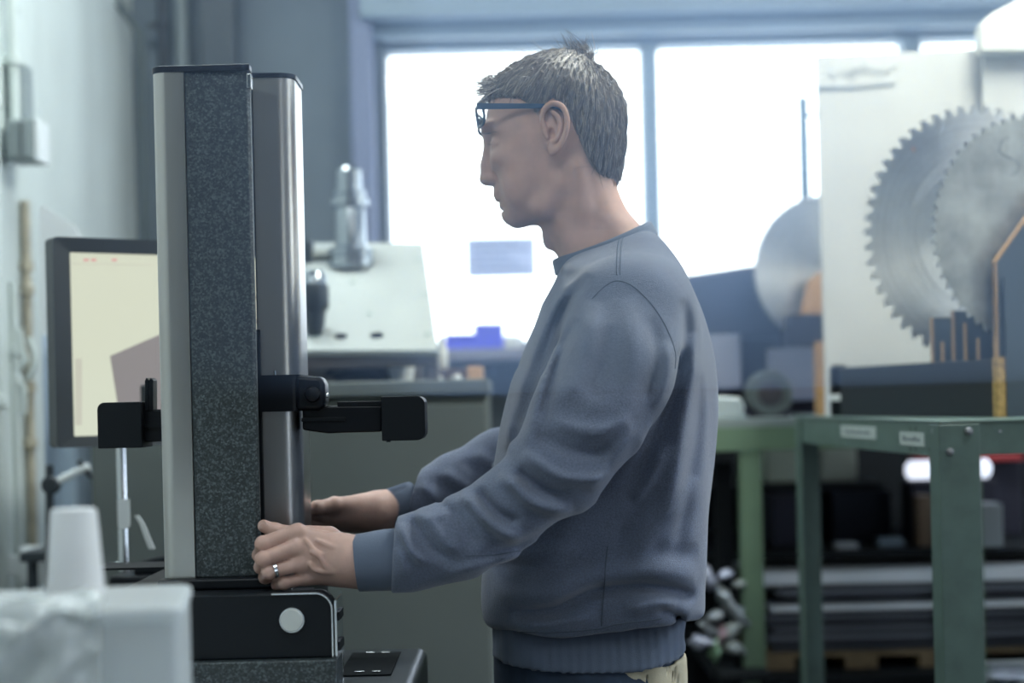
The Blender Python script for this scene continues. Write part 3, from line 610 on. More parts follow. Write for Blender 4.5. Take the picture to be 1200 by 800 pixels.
# small things on the cabinet
def cupw(px, y0, y1, r0, r1, D, label, z):
    t = MB(); c = W(px, 430, D).x; h = (y1 - y0) / FPX * D
    t.lathe([(r0 / FPX * D, 0), (r1 / FPX * D, h), (r1 / FPX * D * 1.05, h + .001), (r1 / FPX * D * .93, h), (r0 / FPX * D * .9, .004)], 24, Matrix.Translation((c, D, z)))
    o = t.build('cup', m_boxw, smooth=True, loc=(c, D, z)); return tag(o, label, 'cup')
cupw(471, 420, 446, 13, 17, 3.62, 'white cup on the grey cabinet under the slanted plate', cz1)
hp = [W(a, b, 3.62) for a, b in ((382, 440), (392, 430), (415, 428), (440, 430), (452, 438), (440, 441), (410, 439), (390, 441))]
o = MB().tube([Vector(q) for q in crv([tuple(p) for p in hp], 5)], .009, 10).build('hose', m_black, smooth=True, loc=(hp[0].x, 3.62, cz1)); tag(o, 'black hose coiled under the slanted plate', 'hose')
o = MB().prism(rrect(W(384, 0, 3.66).x, W(455, 0, 3.66).x, cz1, cz1 + .030, .012), 3.65, 3.70, 'y').build('rubber_case', m_black, bevel=.004, loc=(W(420, 0, 3.66).x, 3.67, cz1)); tag(o, 'flat black rubber case behind the coiled hose', 'case')
def cbox(name, x0, y0, x1, D, dp, z, m, label, cat, bev=.003):
    X0, X1, _, Z1 = prect(x0, y0, x1, y0 + 2, D); Z1 = W((x0 + x1) / 2, y0, D).z
    o = MB().box(X0, X1, D, D + dp, z, Z1).build(name, m, bevel=bev, loc=((X0 + X1) / 2, D + dp / 2, z)); return tag(o, label, cat)
crate = cbox('wooden_block', 508, 432, 546, 3.70, .06, cz1, mat('dark_wood', (.10, .065, .055), .7, var=.3, vscale=18), 'dark wooden block on the right end of the grey cabinet', 'block')
cbox('cardboard_box', 547, 429, 566, 3.66, .05, cz1, mat('orange_card', (.55, .33, .16), .7), 'small orange cardboard box on the grey cabinet', 'box')
zb_ = W(527, 432, 3.70).z
c = W(517, 400, 3.72).x; o = MB().lathe([(.012, 0), (.0135, .003), (.0135, .045), (.006, .058), (.006, .068), (.004, .070)], 20, Matrix.Translation((c, 3.725, zb_))).build('bottle', m_boxw, smooth=True, loc=(c, 3.725, zb_)); tag(o, 'small white bottle beside the slanted plate', 'bottle')
for px, lab in ((512, 'left of two tiny white lids in front of the wooden block'), (535, 'right of two tiny white lids in front of the wooden block')):
    c = W(px, 440, 3.6).x; o = MB().lathe([(.010, 0), (.011, .008), (.008, .012)], 16, Matrix.Translation((c, 3.6, cz1))).build('lid', m_boxw, smooth=True, loc=(c, 3.6, cz1)); tag(o, lab, 'lid')
# bins on the sill
m_bb = mat('blue_bin_plastic', (.09, .10, .78), .45)
for x0, x1, y0, lab in ((521, 556, 391, 'low blue plastic bin on the window sill'), (556, 590, 379, 'taller blue plastic bin on the window sill')):
    X0, X1 = W(x0, 0, 5.0).x, W(x1, 0, 5.0).x; Z1 = W((x0 + x1) / 2, y0, 5.0).z + .0
    X0, X1 = W(x0, 400, 5.0).x, W(x1, 400, 5.0).x
    t = empty('storage_bin', ((X0 + X1) / 2, 5.05, wz0), lab, 'bin', 'blue bins')
    MB().box(X0, X1, 5.0, 5.10, wz0, Z1 - .006).build('bin_body', m_bb, t, bevel=.004)
    MB().box(X0 - .002, X1 + .002, 4.996, 5.104, Z1 - .008, Z1).build('rim', m_bb, t, bevel=.002)
o = MB().lathe([(.03, 0), (.035, .01), (.035, .03), (.02, .04)], 20, Matrix.Translation((W(600, 400, 5.03).x, 5.03, wz0))).build('bowl', m_boxw, smooth=True, loc=(W(600, 400, 5.03).x, 5.03, wz0)); tag(o, 'pale bowl on the window sill right of the blue bins', 'bowl')

# ------------------------------------------------------------------ foreground box, film and cup
m_pl = plastic('frosted_plastic', (.84, .89, .91), .35, .45); m_cup = plastic('foam_cup', (.84, .85, .86), .6, .35)
ZT = 1.164
dk = empty('packing_table', (-.6, 1.45, 0), 'pale table under the frosted plastic box', 'table')
MB().box(-1.05, -.20, 1.20, 1.85, .88, .905).build('table_top', m_boxw, dk, bevel=.004)
for x in (-1.02, -.23):
    for y in (1.23, 1.80): MB().box(x - .02, x + .02, y - .02, y + .02, 0, .88).build('leg', m_grey_mach, dk)
xr = W(217, 740, 1.38).x; xl = W(118, 740, 1.38).x
def rbox(x0, x1, y0, y1, z0, z1, r, M=None):
    mb = MB(); pts = [q for q in rrect(x0, x1, y0, y1, r, 6)]; mb.prism(pts, z0, z1, 'z', M); return mb
bxe = empty('frosted_box', ((xl + xr) / 2 - .1, 1.44, .905), 'frosted white plastic box in the left foreground', 'box')
FM = Matrix.Translation((W(212, 708, 1.35).x, 1.35, 0)) @ Matrix.Rotation(math.radians(8.4), 4, 'Z')
rbox(-.42, 0, .002, .178, .905, ZT - .012, .016, FM).build('box_body', m_pl, bxe, bevel=.002, smooth=True)
rbox(-.422, .002, 0, .180, ZT - .012, ZT, .017, FM).build('box_lid', m_pl, bxe, bevel=.004, seg=3, smooth=True)
# crinkled film package in front at the left
FX0, FX1, FY0 = -.44, -.062, -.022
vs = []; nx, nz = 70, 60; rs = np.random.RandomState(5); pr = [(rs.normal(0, 50), rs.normal(0, 60), rs.uniform(0, 6)) for _ in range(9)]
def crink(u, v):
    s = sum(abs(math.sin(a * u + b * v + c)) for a, b, c in pr); return .0042 * (s - 5.5)
fs = []
for i in range(nx + 1):
    for j in range(nz + 1):
        u = FX0 + (FX1 - FX0) * i / nx; v = j / nz
        # section: up the front, round the top edge, back over the lid
        z = .906 + (ZT - .906 + .004) * min(1, v / .72); y = FY0 + (0 if v < .72 else (v - .72) / .28 * .045)
        if .66 < v < .80: q = (v - .66) / .14; z -= .010 * math.sin(q * math.pi); 
        c = crink(u, v * .3); e = 1 if i < nx else 0
        vs.append(FM @ Vector((u, y + (c if v < .75 else 0) + .016 * (i / nx)**6 , z + (c if v >= .70 else 0) + .003)))
for i in range(nx):
    for j in range(nz): a = i * (nz + 1) + j; fs.append((a, a + nz + 1, a + nz + 2, a + 1))
def film():
    m = bpy.data.materials.new('clear_film'); m.use_nodes = True; nt = m.node_tree; b = nt.nodes['Principled BSDF']
    b.inputs['Base Color'].default_value = (.82, .87, .87, 1); b.inputs['Roughness'].default_value = .10; b.inputs['Specular IOR Level'].default_value = 1; b.inputs['Alpha'].default_value = .40
    return m
fo = MB().add(vs, fs).build('plastic_film', film(), smooth=True, loc=(-.42, 1.30, .906)); md = fo.modifiers.new('thick', 'SOLIDIFY'); md.thickness = .0008
tag(fo, 'crinkled clear plastic film draped over the left end of the frosted box', 'film')
cpx = W(89, 640, 1.465); sc2 = 1.47 / 2000
ct = empty('foam_cup', (cpx.x, 1.46, ZT), 'white foam cup upside down on the frosted box', 'cup')
MB().lathe([(34, 0), (34.5, 3), (33.5, 4), (26.5, 95), (25.5, 99), (22, 100.5), (21.5, 99), (3, 98.5)] and [(r * sc2, z * sc2) for r, z in [(33.8, 0), (34.6, 1.5), (34.2, 4), (33.2, 5.5), (26.4, 95), (25.4, 98.5), (23, 99.6), (1, 99.2)]], 48, Matrix.Translation((cpx.x, 1.46, ZT))).build('cup_wall', m_cup, ct, smooth=True)
for z in (30, 52):
    r = 33.2 - (z - 5.5) * 6.8 / 89.5; MB().lathe([((r + .0) * sc2, (z - 1) * sc2), ((r + .35) * sc2, z * sc2), ((r - .1) * sc2, (z + 1) * sc2)], 48, Matrix.Translation((cpx.x, 1.46, ZT))).build('ring', m_cup, ct, smooth=True)
# ================================================================== right side: green tables, rack, saw blades
def steel_blade():
    m = bpy.data.materials.new('ground_blade_steel'); m.use_nodes = True; nt = m.node_tree; b = nt.nodes['Principled BSDF']
    b.inputs['Metallic'].default_value = 1; b.inputs['Roughness'].default_value = .30; b.inputs['Anisotropic'].default_value = .75
    tg = nt.nodes.new('ShaderNodeTangent'); tg.direction_type = 'RADIAL'; tg.axis = 'Y'; nt.links.new(tg.outputs[0], b.inputs['Tangent'])
    tc = nt.nodes.new('ShaderNodeTexCoord'); sp = nt.nodes.new('ShaderNodeSeparateXYZ'); nt.links.new(tc.outputs['Object'], sp.inputs[0])
    h = nt.nodes.new('ShaderNodeCombineXYZ'); nt.links.new(sp.outputs[0], h.inputs[0]); nt.links.new(sp.outputs[2], h.inputs[1])
    ln = nt.nodes.new('ShaderNodeVectorMath'); ln.operation = 'LENGTH'; nt.links.new(h.outputs[0], ln.inputs[0])
    n = nt.nodes.new('ShaderNodeTexNoise'); n.noise_dimensions = '1D'; n.inputs['Scale'].default_value = 160; n.inputs['Detail'].default_value = 5; nt.links.new(ln.outputs['Value'], n.inputs['W'])
    n2 = nt.nodes.new('ShaderNodeTexNoise'); n2.inputs['Scale'].default_value = 9; n2.inputs['Detail'].default_value = 8; n2.inputs['Roughness'].default_value = .7; nt.links.new(tc.outputs['Object'], n2.inputs['Vector'])
    mx = nt.nodes.new('ShaderNodeMath'); mx.operation = 'MULTIPLY'; nt.links.new(n.outputs[0], mx.inputs[0]); nt.links.new(n2.outputs[0], mx.inputs[1])
    r = nt.nodes.new('ShaderNodeValToRGB'); r.color_ramp.elements[0].position = .12; r.color_ramp.elements[0].color = (.55, .56, .56, 1); r.color_ramp.elements[1].position = .42; r.color_ramp.elements[1].color = (.82, .84, .86, 1)
    nt.links.new(mx.outputs[0], r.inputs[0]); nt.links.new(r.outputs[0], b.inputs['Base Color'])
    bp = nt.nodes.new('ShaderNodeBump'); bp.inputs['Strength'].default_value = .12; bp.inputs['Distance'].default_value = .0006; nt.links.new(n.outputs[0], bp.inputs['Height']); nt.links.new(bp.outputs[0], b.inputs['Normal'])
    return m
m_blade = steel_blade(); m_tip = mat('carbide_tip', (.55, .57, .60), .3, metal=1)
m_bladeold = mat('dull_blade_steel', (.46, .48, .46), .45, metal=.8, var=.35, vscale=14, bump=.1, bscale=80, dist=.0006)
m_green = mat('green_enamel', (0.092, 0.142, 0.122), .42, bump=.12, bscale=90, dist=.0008, var=.16, vscale=22)
m_green2 = mat('light_green_enamel', (0.13, 0.20, 0.125), .5, var=.12, vscale=10)
m_tip_w = mat('chipboard_edge', (.42, .27, .10), .8, bump=.5, bscale=300, dist=.001, var=.4, vscale=90)
m_ply = mat('plywood_edge', (.40, .25, .12), .75, var=.2, vscale=40)
m_ply_or = mat('orange_plywood', (.50, .29, .13), .7, var=.2, vscale=25, stretch=(1, 1, 6))
m_dboard = mat('dark_laminate', (.012, .018, .024), .45); m_gboard = mat('blue_grey_laminate', (.040, .060, .078), .5)
m_label = mat('label_paper', (.42, .48, .45), .6); m_ink = mat('label_ink', (.12, .14, .16), .7)
m_bolt = mat('bolt_steel', (.40, .40, .42), .35, metal=.9)
def toothed(R, n, th, hook=1):
    pts = []
    for i in range(n):
        a0 = 2 * math.pi * i / n; s = 2 * math.pi / n
        for f, r in ((0, R), (.10, R - .0005), (.38, R - .003), (.50, R - .011 * th), (.66, R - .0135 * th), (.84, R - .012 * th), (.93, R - .006 * th)):
            a = (a0 + f * s) * hook; pts.append((r * math.cos(a), r * math.sin(a)))
    return pts
def saw_blade(name, c, R, n, nd, label, m, bore=.016, thick=.0032, th=1.0, hook=1):
    """blade standing upright, face normal nd (horizontal)"""
    nd = Vector(nd).normalized(); M = Matrix(((nd.y * -1, nd.x, 0, c.x), (nd.x, nd.y, 0, c.y), (0, 0, 1, c.z), (0, 0, 0, 1)))
    ang = math.atan2(nd.y, nd.x) - math.pi / 2
    t = empty(name, (c.x, c.y, c.z - R), label, 'saw blade', 'circular saw blades in the rack')
    outl = toothed(R, n, th, hook); N = len(outl); k = 64
    inner = [(bore * math.cos(2 * math.pi * i / N), bore * math.sin(2 * math.pi * i / N) * hook) for i in range(N)]
    if hook < 0: pass
    vs = [Vector((x, s, z)) for s in (-thick / 2, thick / 2) for (x, z) in outl + inner]
    fs = []
    for i in range(N):
        j = (i + 1) % N; fs += [(i, j, N + j, N + i), (2 * N + i, 3 * N + i, 3 * N + j, 2 * N + j), (i, 2 * N + i, 2 * N + j, j), (N + i, N + j, 3 * N + j, 3 * N + i)]
    mb = MB().add(vs, fs); o = mb.build('blade_disc', m)
    o.location = c; o.rotation_euler = (0, 0, ang); attach(o, t)
    tm = MB()
    for i in range(n):
        a = 2 * math.pi * i / n * hook; ca, sa = math.cos(a), math.sin(a); Mx = Matrix(((ca, 0, -sa * hook, 0), (0, 1, 0, 0), (sa, 0, ca * hook, 0), (0, 0, 0, 1)))
        tm.box(R - .0085 * th, R + .0006, -thick * .78, thick * .78, -.0004, .0040, Mx)
    # joined: past the size at which single tips can be told apart
    o2 = tm.build('carbide_tips', m_tip); o2['kind'] = 'stuff'; o2.location = c; o2.rotation_euler = (0, 0, ang); attach(o2, t)
    return t, ang
# --- table 1
D0, D1 = 2.72, 3.78
zt1 = W(1101, 493, D0).z
ax_, bx_ = W(1102, 500, D0).x, W(934, 500, D1).x
slope = (bx_ - ax_) / (D1 - D0); tx1 = 2.05
MT = Matrix(((1, slope, 0, ax_ - slope * D0), (0, 1, 0, 0), (0, 0, 1, 0), (0, 0, 0, 1)))   # small plan shear of the leg line is avoided: rotate instead
ang1 = math.atan(-slope)
MT = Matrix.Translation((ax_, D0, 0)) @ Matrix.Rotation(ang1, 4, 'Z')
tab = empty('green_table', (ax_ + .6, D0 + .5, 0), 'nearest tall green steel table carrying the saw blade rack', 'table')
LT = (D1 - D0) / math.cos(ang1); bh = .0585
MB().box(-.002, 1.35, -.002, LT, zt1 - .004, zt1, MT).build('table_top', m_green, tab, bevel=.001)
MB().box(0, .004, 0, LT, zt1 - bh, zt1 - .004, MT).build('side_beam', m_green, tab, bevel=.001)
MB().box(0.004, 1.35, 0, .004, zt1 - bh + .003, zt1 - .004, MT).build('front_beam', m_green, tab, bevel=.001)
MB().box(0.004, 1.35, LT - .004, LT, zt1 - bh + .003, zt1 - .004, MT).build('rear_beam', m_green, tab, bevel=.001)
for lx, ly, sx, sy in ((-.004, -.004, 1, 1), (-.004, LT + .004, 1, -1), (1.354, -.004, -1, 1), (1.354, LT + .004, -1, -1)):
    lw = .066 if sy > 0 else .052; sd = .055
    xs = sorted((lx, lx + sx * lw)); ys = sorted((ly, ly + sy * .004)); xs2 = sorted((lx, lx + sx * .004)); ys2 = sorted((ly, ly + sy * sd))
    L_ = MB().prism([(lx, ly), (lx + sx * lw, ly), (lx + sx * lw, ly + sy * .004), (lx + sx * .004, ly + sy * .004), (lx + sx * .004, ly + sy * sd), (lx, ly + sy * sd)], 0, zt1 - .006, 'z', MT)
    L_.build('leg', m_green, tab, bevel=.0012)
def onfront(px, py):
    d = W(px, py, 1.0) - Vector((0, 0, EYE)); q = MT @ Vector((0, -.004, 0)); nn = (MT.to_3x3() @ Vector((0, 1, 0))); t = (q - Vector((0, 0, EYE))).dot(nn) / d.dot(nn); return Vector((0, 0, EYE)) + d * t
def onside(px, py):
    d = W(px, py, 1.0) - Vector((0, 0, EYE)); q = MT @ Vector((0, 0, 0)); nn = (MT.to_3x3() @ Vector((1, 0, 0))); t = (q - Vector((0, 0, EYE))).dot(nn) / d.dot(nn); return Vector((0, 0, EYE)) + d * t
RX = Matrix.Rotation(ang1, 4, 'Z') @ Matrix.Rotation(math.pi / 2, 4, 'X'); RY = Matrix.Rotation(ang1, 4, 'Z') @ Matrix.Rotation(-math.pi / 2, 4, 'Y')
for px, py, r in ((1135, 505, .0066), (1113, 529, .0062)): MB().lathe([(r, 0), (r, .002), (r * .8, .0042), (r * .35, .0052)], 16, Matrix.Translation(onfront(px, py)) @ RX).build('bolt', m_bolt, tab, smooth=True)
MB().lathe([(.0022, 0), (.0022, .001)], 10, Matrix.Translation(onfront(1172, 505)) @ RX).build('rivet', m_bolt, tab)
for px, py, r, m in ((1095, 504.5, .0065, m_bolt), (1092, 527, .006, m_black)): MB().lathe([(r, 0), (r, .002), (r * .8, .004)], 14, Matrix.Translation(onside(px, py)) @ RY).build('bolt', m, tab, smooth=True)
def sticker(px0, py0, px1, py1, words):
    a, b = onside(px0, (py0 + py1) / 2), onside(px1, (py0 + py1) / 2); c = (a + b) / 2; h = (py1 - py0) / FPX * c.y; L = (a - b).length
    M = Matrix.Translation(c + MT.to_3x3() @ Vector((-.0008, 0, 0))) @ Matrix.Rotation(ang1, 4, 'Z') @ Matrix.Rotation(-math.pi / 2, 4, 'Z') @ Matrix.Rotation(math.pi / 2, 4, 'X')
    st = MB().box(-L / 2, L / 2, -h / 2, h / 2, -.0006, .0004, M).build('label_sticker', m_label, tab); 
    # the print is too small to be read in the photograph: thin ink strokes only
    ink = MB(); nk = words
    for q in range(nk):
        xx = -L * .36 + L * .72 * q / nk; ink.box(xx, xx + L * .72 / nk * .7, -h * .16, h * (.06 + .12 * (q % 3 == 0)), .0004, .0007, M)
    ink.build('ink_strokes', m_ink, st)
sticker(986, 499, 1027, 513, 11); sticker(1055, 506, 1084, 522, 5)
for px in (1067, 1073):
    for py in (502, 526): MB().lathe([(.0028, 0), (.0028, .0006)], 10, Matrix.Translation(onside(px, py)) @ RY).build('slot_hole', m_black, tab)
# --- rack along the table (long axis from far left to near right)
A0 = Vector((W(985, 487, 3.52).x, 3.52, 0)); A1 = Vector((W(1165, 488, 2.95).x, 2.95, 0)); dr = (A1 - A0); LR = dr.length; dr.normalize(); pr_ = Vector((-dr.y, dr.x, 0))
pr_ = pr_ if pr_.x > 0 else -pr_
MR = Matrix(((dr.x, pr_.x, 0, A0.x), (dr.y, pr_.y, 0, A0.y), (0, 0, 1, zt1), (0, 0, 0, 1)))
rack = empty('blade_rack', A0 + dr * LR / 2 + Vector((0, 0, zt1)), 'dark slotted wooden rack holding the upright saw blades', 'rack')
hb_ = W(1172, 420, 2.94).z - zt1
MB().box(0, LR, 0, .018, 0, hb_, MR).build('side_board', m_dboard, rack, bevel=.0015)
MB().box(0, LR, .24, .258, 0, hb_, MR).build('side_board', m_dboard, rack, bevel=.0015)
MB().box(0, LR, .018, .24, 0, .016, MR).build('base_board', m_dboard, rack)
MB().box(LR, LR + .017, -.002, .26, 0, hb_ + .002, MR).build('end_board', m_tip_w, rack, bevel=.001)
MB().box(LR + .0171, LR + .019, .014, .26, 0, W(1190, 290, 2.93).z - zt1 - .05, MR).build('end_facing', m_gboard, rack)
# tall end divider with a cut corner
zt_e = W(1170, 307, 2.93).z - zt1
MB().prism([(.004, hb_ + .002), (.26, hb_ + .002), (.26, zt_e + .13), (.11, zt_e + .13), (.004, zt_e)], LR + .003, LR + .012, 'x', MR @ Matrix(((1, 0, 0, 0), (0, 1, 0, 0), (0, 0, 1, 0), (0, 0, 0, 1)))).build('divider', m_gboard, rack, bevel=.0008)
MB().box(LR + .0015, LR + .0135, .0005, .004, hb_ + .002, zt_e, MR).build('divider_edge', m_ply, rack)
dv = .106 / 1.0; L2_ = math.hypot(dv, .13)
MB().prism([(.0005, zt_e + .001), (.108, zt_e + .132), (.110, zt_e + .130), (.004, zt_e - .001)], LR + .0015, LR + .0135, 'x', MR).build('divider_edge', m_ply, rack)
for px, ptop in ((1094, 372), (1106, 400), (1119, 364), (1133, 378), (1148, 396)):
    # place the divider where its near edge meets the side board under that pixel column
    d = W(px, 420, 1.0) - Vector((0, 0, EYE)); q = A0 + pr_ * .004; t = (q - Vector((0, 0, EYE))).dot(pr_) / d.dot(pr_); p = Vector((0, 0, EYE)) + d * t; s = (p - A0).dot(dr)
    ztp = W(px, ptop, p.y).z - zt1
    MB().box(s - .003, s + .003, .0035, .235, hb_ - .02, ztp, MR).build('divider', m_gboard, rack)
    MB().box(s - .0036, s + .0036, .0005, .0035, hb_ - .02, ztp, MR).build('divider_edge', m_ply, rack)
# --- blades
def blade_at(px, py, D): return W(px, py, D)
cR = W(1214, 270, 2.99); RR = cR.z - (zt1 + hb_ - .012)
tB, angB = saw_blade('saw_blade', cR, .203, 60, dr, 'nearest dull grey saw blade cut by the right picture edge', m_bladeold, th=.62)
tB.location.z = cR.z - .203
# thin scribed curve on the near blade
F_ = Matrix.Translation(cR) @ Matrix.Rotation(angB, 4, 'Z')
sgn = -1 if (Matrix.Rotation(angB, 4, 'Z') @ Vector((0, 1, 0))).y > 0 else 1
def onblade(px, py, c, off=.0019):
    nd = dr; d = W(px, py, 1.0) - Vector((0, 0, EYE)); t = (c - Vector((0, 0, EYE))).dot(nd) / d.dot(nd); p = Vector((0, 0, EYE)) + d * t; return p + nd * (off if nd.y < 0 else -off)
sp_ = [(1182, 160), (1173, 166), (1171, 178), (1180, 184), (1192, 190), (1193, 200), (1184, 206)]
MB().tube([onblade(*tuple(q), cR) for q in crv(sp_, 6)], .0008, 6).build('pen_mark', m_ink, tB)
cM = W(1150, 275, 3.30)
tM, angM = saw_blade('saw_blade', cM, .249, 54, dr, 'middle shiny saw blade in front of the white board', m_blade, th=1.15)
# expansion ring groove on the middle blade
nf = dr if dr.y < 0 else -dr
for rr_ in (.142, .155):
    MB().tube([cM + nf * .0016 + (pr_ * math.cos(a) + Vector((0, 0, 1)) * math.sin(a)) * rr_ for a in [2 * math.pi * i / 72 for i in range(72)]], .0009, 5, closed=True).build('ring_mark', m_tip, tM, smooth=True)
rv = onblade(1070, 175, cM); MB().lathe([(.0035, 0), (.003, .001)], 12, Matrix.Translation(rv) @ (nf.to_track_quat('Z', 'Y').to_matrix().to_4x4())).build('copper_rivet', mat('copper', (.6, .25, .12), .4, metal=1), tM)
# --- white boards behind the blades
m_wb = mat('white_board', (.56, .585, .605), .55, var=.07, vscale=5)
def board(name, pts, D, dp, m, label):
    P2 = [(W(a, b, D).x, W(a, b, D).z) for a, b in pts]; z0 = min(p[1] for p in P2)
    o = MB().prism(P2, D, D + dp, 'y'); t = empty(name, (sum(p[0] for p in P2) / len(P2), D, z0), label, 'board'); o.build('panel', m, t, bevel=.001); return t
zb4 = W(968, 486.5, 3.72)
wbt = board('white_board', [(957, 66), (1149, 57), (1180, 57), (1180, 484), (968, 487)], 3.70, .012, m_wb, 'large white board standing behind the saw blades')
scr_ = [[(973, 76), (972, 86), (976, 90), (984, 84)], [(988, 80), (989, 87), (994, 88), (996, 80), (997, 96)], [(1000, 79), (998, 90), (1003, 80), (1008, 83), (1001, 86)], [(1010, 86), (1013, 72), (1014, 86), (1019, 79), (1021, 86)], [(1024, 80), (1028, 86), (1033, 79), (1029, 96)], [(1036, 82), (1041, 85), (1046, 78), (1050, 77)]]
for s in scr_: MB().tube([tuple(W(a, b, 3.698)) for a, b in [tuple(q) for q in crv(s, 5)]], .0012, 5).build('handwriting', mat('faded_ink', (.38, .42, .46), .8), wbt)
MB().prism([(W(a, b, 3.697).x, W(a, b, 3.697).z) for a, b in ((959, 101), (1000, 101), (1050, 97), (1050, 98.5), (1000, 104), (959, 105))], 3.697, 3.7, 'y').build('shelf_line', mat('grey_line', (.22, .27, .33), .6), wbt)
board('white_board', [(1152, 56), (1320, 50), (1320, 480), (1152, 483)], 3.66, .012, m_wb, 'right-hand white board overlapping the large one')
o = MB().prism([(W(a, b, 3.62).x, W(a, b, 3.62).z) for a, b in ((1150, 28), (1162, 16), (1185, 4), (1230, -20), (1330, -30), (1330, 62), (1150, 62))], 3.62, 3.68, 'y', Matrix.Identity(4)).build('paper_roll_box', m_boxw, bevel=.01, loc=W(1200, 56, 3.65)); 
tag(o, 'white slanted box on top of the right-hand board in the top right corner', 'box')
# canister left of rack
c = W(979, 486, 3.66); can = empty('canister', (c.x, 3.60, zt1), 'small black canister with a white band left of the rack', 'canister')
cs_ = 3.6 / 2000
MB().lathe([(10 * cs_, 0), (11 * cs_, 4 * cs_), (11 * cs_, 56 * cs_), (7 * cs_, 60 * cs_)], 24, Matrix.Translation((c.x - .002, 3.60, zt1))).build('can_body', m_black, can, smooth=True)
MB().lathe([(11.2 * cs_, 18 * cs_), (11.3 * cs_, 18.5 * cs_), (11.3 * cs_, 25 * cs_), (11.2 * cs_, 25.5 * cs_)], 24, Matrix.Translation((c.x - .002, 3.60, zt1))).build('white_band', m_boxw, can, smooth=True)

# --- table 2 further back
zt2_ = W(900, 490, 4.0).z
t2 = empty('green_table', (W(980, 0, 4.3).x, 4.3, 0), 'farther light green steel bench behind the man', 'bench')
x0, x1 = W(700, 0, 4.0).x, W(1160, 0, 4.0).x + .0
MB().box(x0, x1, 4.0, 4.75, zt2_ - .02, zt2_).build('bench_top', mat('bench_grey', (.22, .26, .25), .5), t2, bevel=.002)
MB().box(x0, x1, 4.0, 4.01, zt2_ - .075, zt2_ - .02).build('front_beam', m_green2, t2, bevel=.001)
for px in (882, 1140):
    c = W(px, 640, 4.0).x; MB().box(c - .025, c + .025, 4.005, 4.055, 0, zt2_ - .02).build('leg', m_green2, t2, bevel=.001)
for px in (720,):
    c = W(px, 640, 4.0).x; MB().box(c - .025, c + .025, 4.005, 4.055, 0, zt2_ - .02).build('leg', m_green2, t2, bevel=.001)
for c in (x0 + .03,): MB().box(c - .025, c + .025, 4.69, 4.74, 0, zt2_ - .02).build('leg', m_green2, t2, bevel=.001)
# machine parts on table 2
def solid(name, pts, D, dp, m, label, cat, bev=.004, zbase=None):
    P2 = [(W(a, b, D).x, W(a, b, D).z) for a, b in pts]; z0 = min(p[1] for p in P2)
    if zbase is not None: P2 = [(x, zbase if z == z0 or abs(z - z0) < .012 else z) for x, z in P2]; z0 = zbase
    o = MB().prism(P2, D, D + dp, 'y').build(name, m, bevel=bev, loc=((P2[0][0] + P2[-1][0]) / 2, D + dp / 2, z0)); return tag(o, label, cat)
m_navy = mat('navy_cover', (.020, .030, .065), .5); m_lil = mat('lilac_grey_panel', (.24, .26, .36), .5); m_dk = mat('dark_machine', (.018, .018, .032), .6, spec=.3)
gm = empty('grinding_machine', (W(860, 0, 4.5).x, 4.45, zt2_), 'dark blue grinding machine behind the man on the far bench', 'machine')
def gpart(nm, pts, D, dp, m, bev=.004):
    P2 = [(W(a, b, D).x, W(a, b, D).z) for a, b in pts]; MB().prism(P2, D, D + dp, 'y').build(nm, m, gm, bevel=bev)
zl = lambda D: HZ - 6 + (EYE - zt2_) / D * FPX
gpart('hood', [(740, 330), (806, 322), (885, 310), (915, 316), (932, 396), (740, 400)], 4.32, .30, m_navy, .012)
gpart('body', [(740, 398), (957, 392), (957, 484), (740, 487)], 4.36, .28, m_dk)
gpart('front_panel', [(800, 394), (868, 391), (869, 455), (801, 458)], 4.30, .06, m_lil)
gpart('control_panel', [(902, 409), (957, 405), (957, 468), (902, 472)], 4.30, .06, m_lil)
mt = W(898, 462, 4.26); motor = empty('motor', (mt.x, 4.26, zt2_), 'round grey-green motor at the foot of the grinding machine', 'motor')
MB().lathe([(.052, 0), (.058, .008), (.058, .05), (.052, .058)], 30, Matrix.Translation((mt.x, 4.25, zt2_ + .058)) @ Matrix.Rotation(math.pi / 2, 4, 'X')).build('housing', mat('motor_green', (.10, .12, .12), .5), motor, smooth=True)
MB().lathe([(.030, 0), (.030, .004), (.012, .008)], 24, Matrix.Translation((mt.x, 4.192, zt2_ + .058)) @ Matrix.Rotation(math.pi / 2, 4, 'X')).build('shaft_cover', mat('motor_dark', (.05, .045, .055), .5), motor, smooth=True)
MB().box(mt.x - .05, mt.x + .05, 4.195, 4.25, zt2_, zt2_ + .02).build('foot', m_dk, motor, bevel=.003)
solid('vise', [(834, 472), (838, 464), (868, 466), (872, 474), (872, 486), (834, 486)], 4.12, .08, mat('bright_vise', (.62, .68, .66), .25, metal=.6), 'bright small metal vise on the far bench beside the man', 'vise', zbase=zt2_)
cF = W(970, 316, 4.20)
tF, angF = saw_blade('saw_blade', cF, .188, 64, (.12, -1, 0), 'far blurred saw blade partly hidden behind the large white board', m_blade, th=.5)
gpart('blade_arbor', [(952, 300), (990, 300), (990, 395), (952, 395)], 4.24, .10, m_dk)
o = MB().prism([(W(a, b, 4.13).x, W(a, b, 4.13).z) for a, b in ((946, 330), (960, 318), (990, 318), (990, 368), (938, 368))], 4.12, 4.14, 'y').build('plywood_guard', m_ply_or, gm, bevel=.001)
gpart('blade_cover', [(925, 368), (1000, 368), (1000, 405), (925, 405)], 4.11, .12, m_dk)
gpart('wooden_post', [(955, 400), (967, 400), (970, 487), (958, 487)], 4.10, .03, m_ply_or, .002)
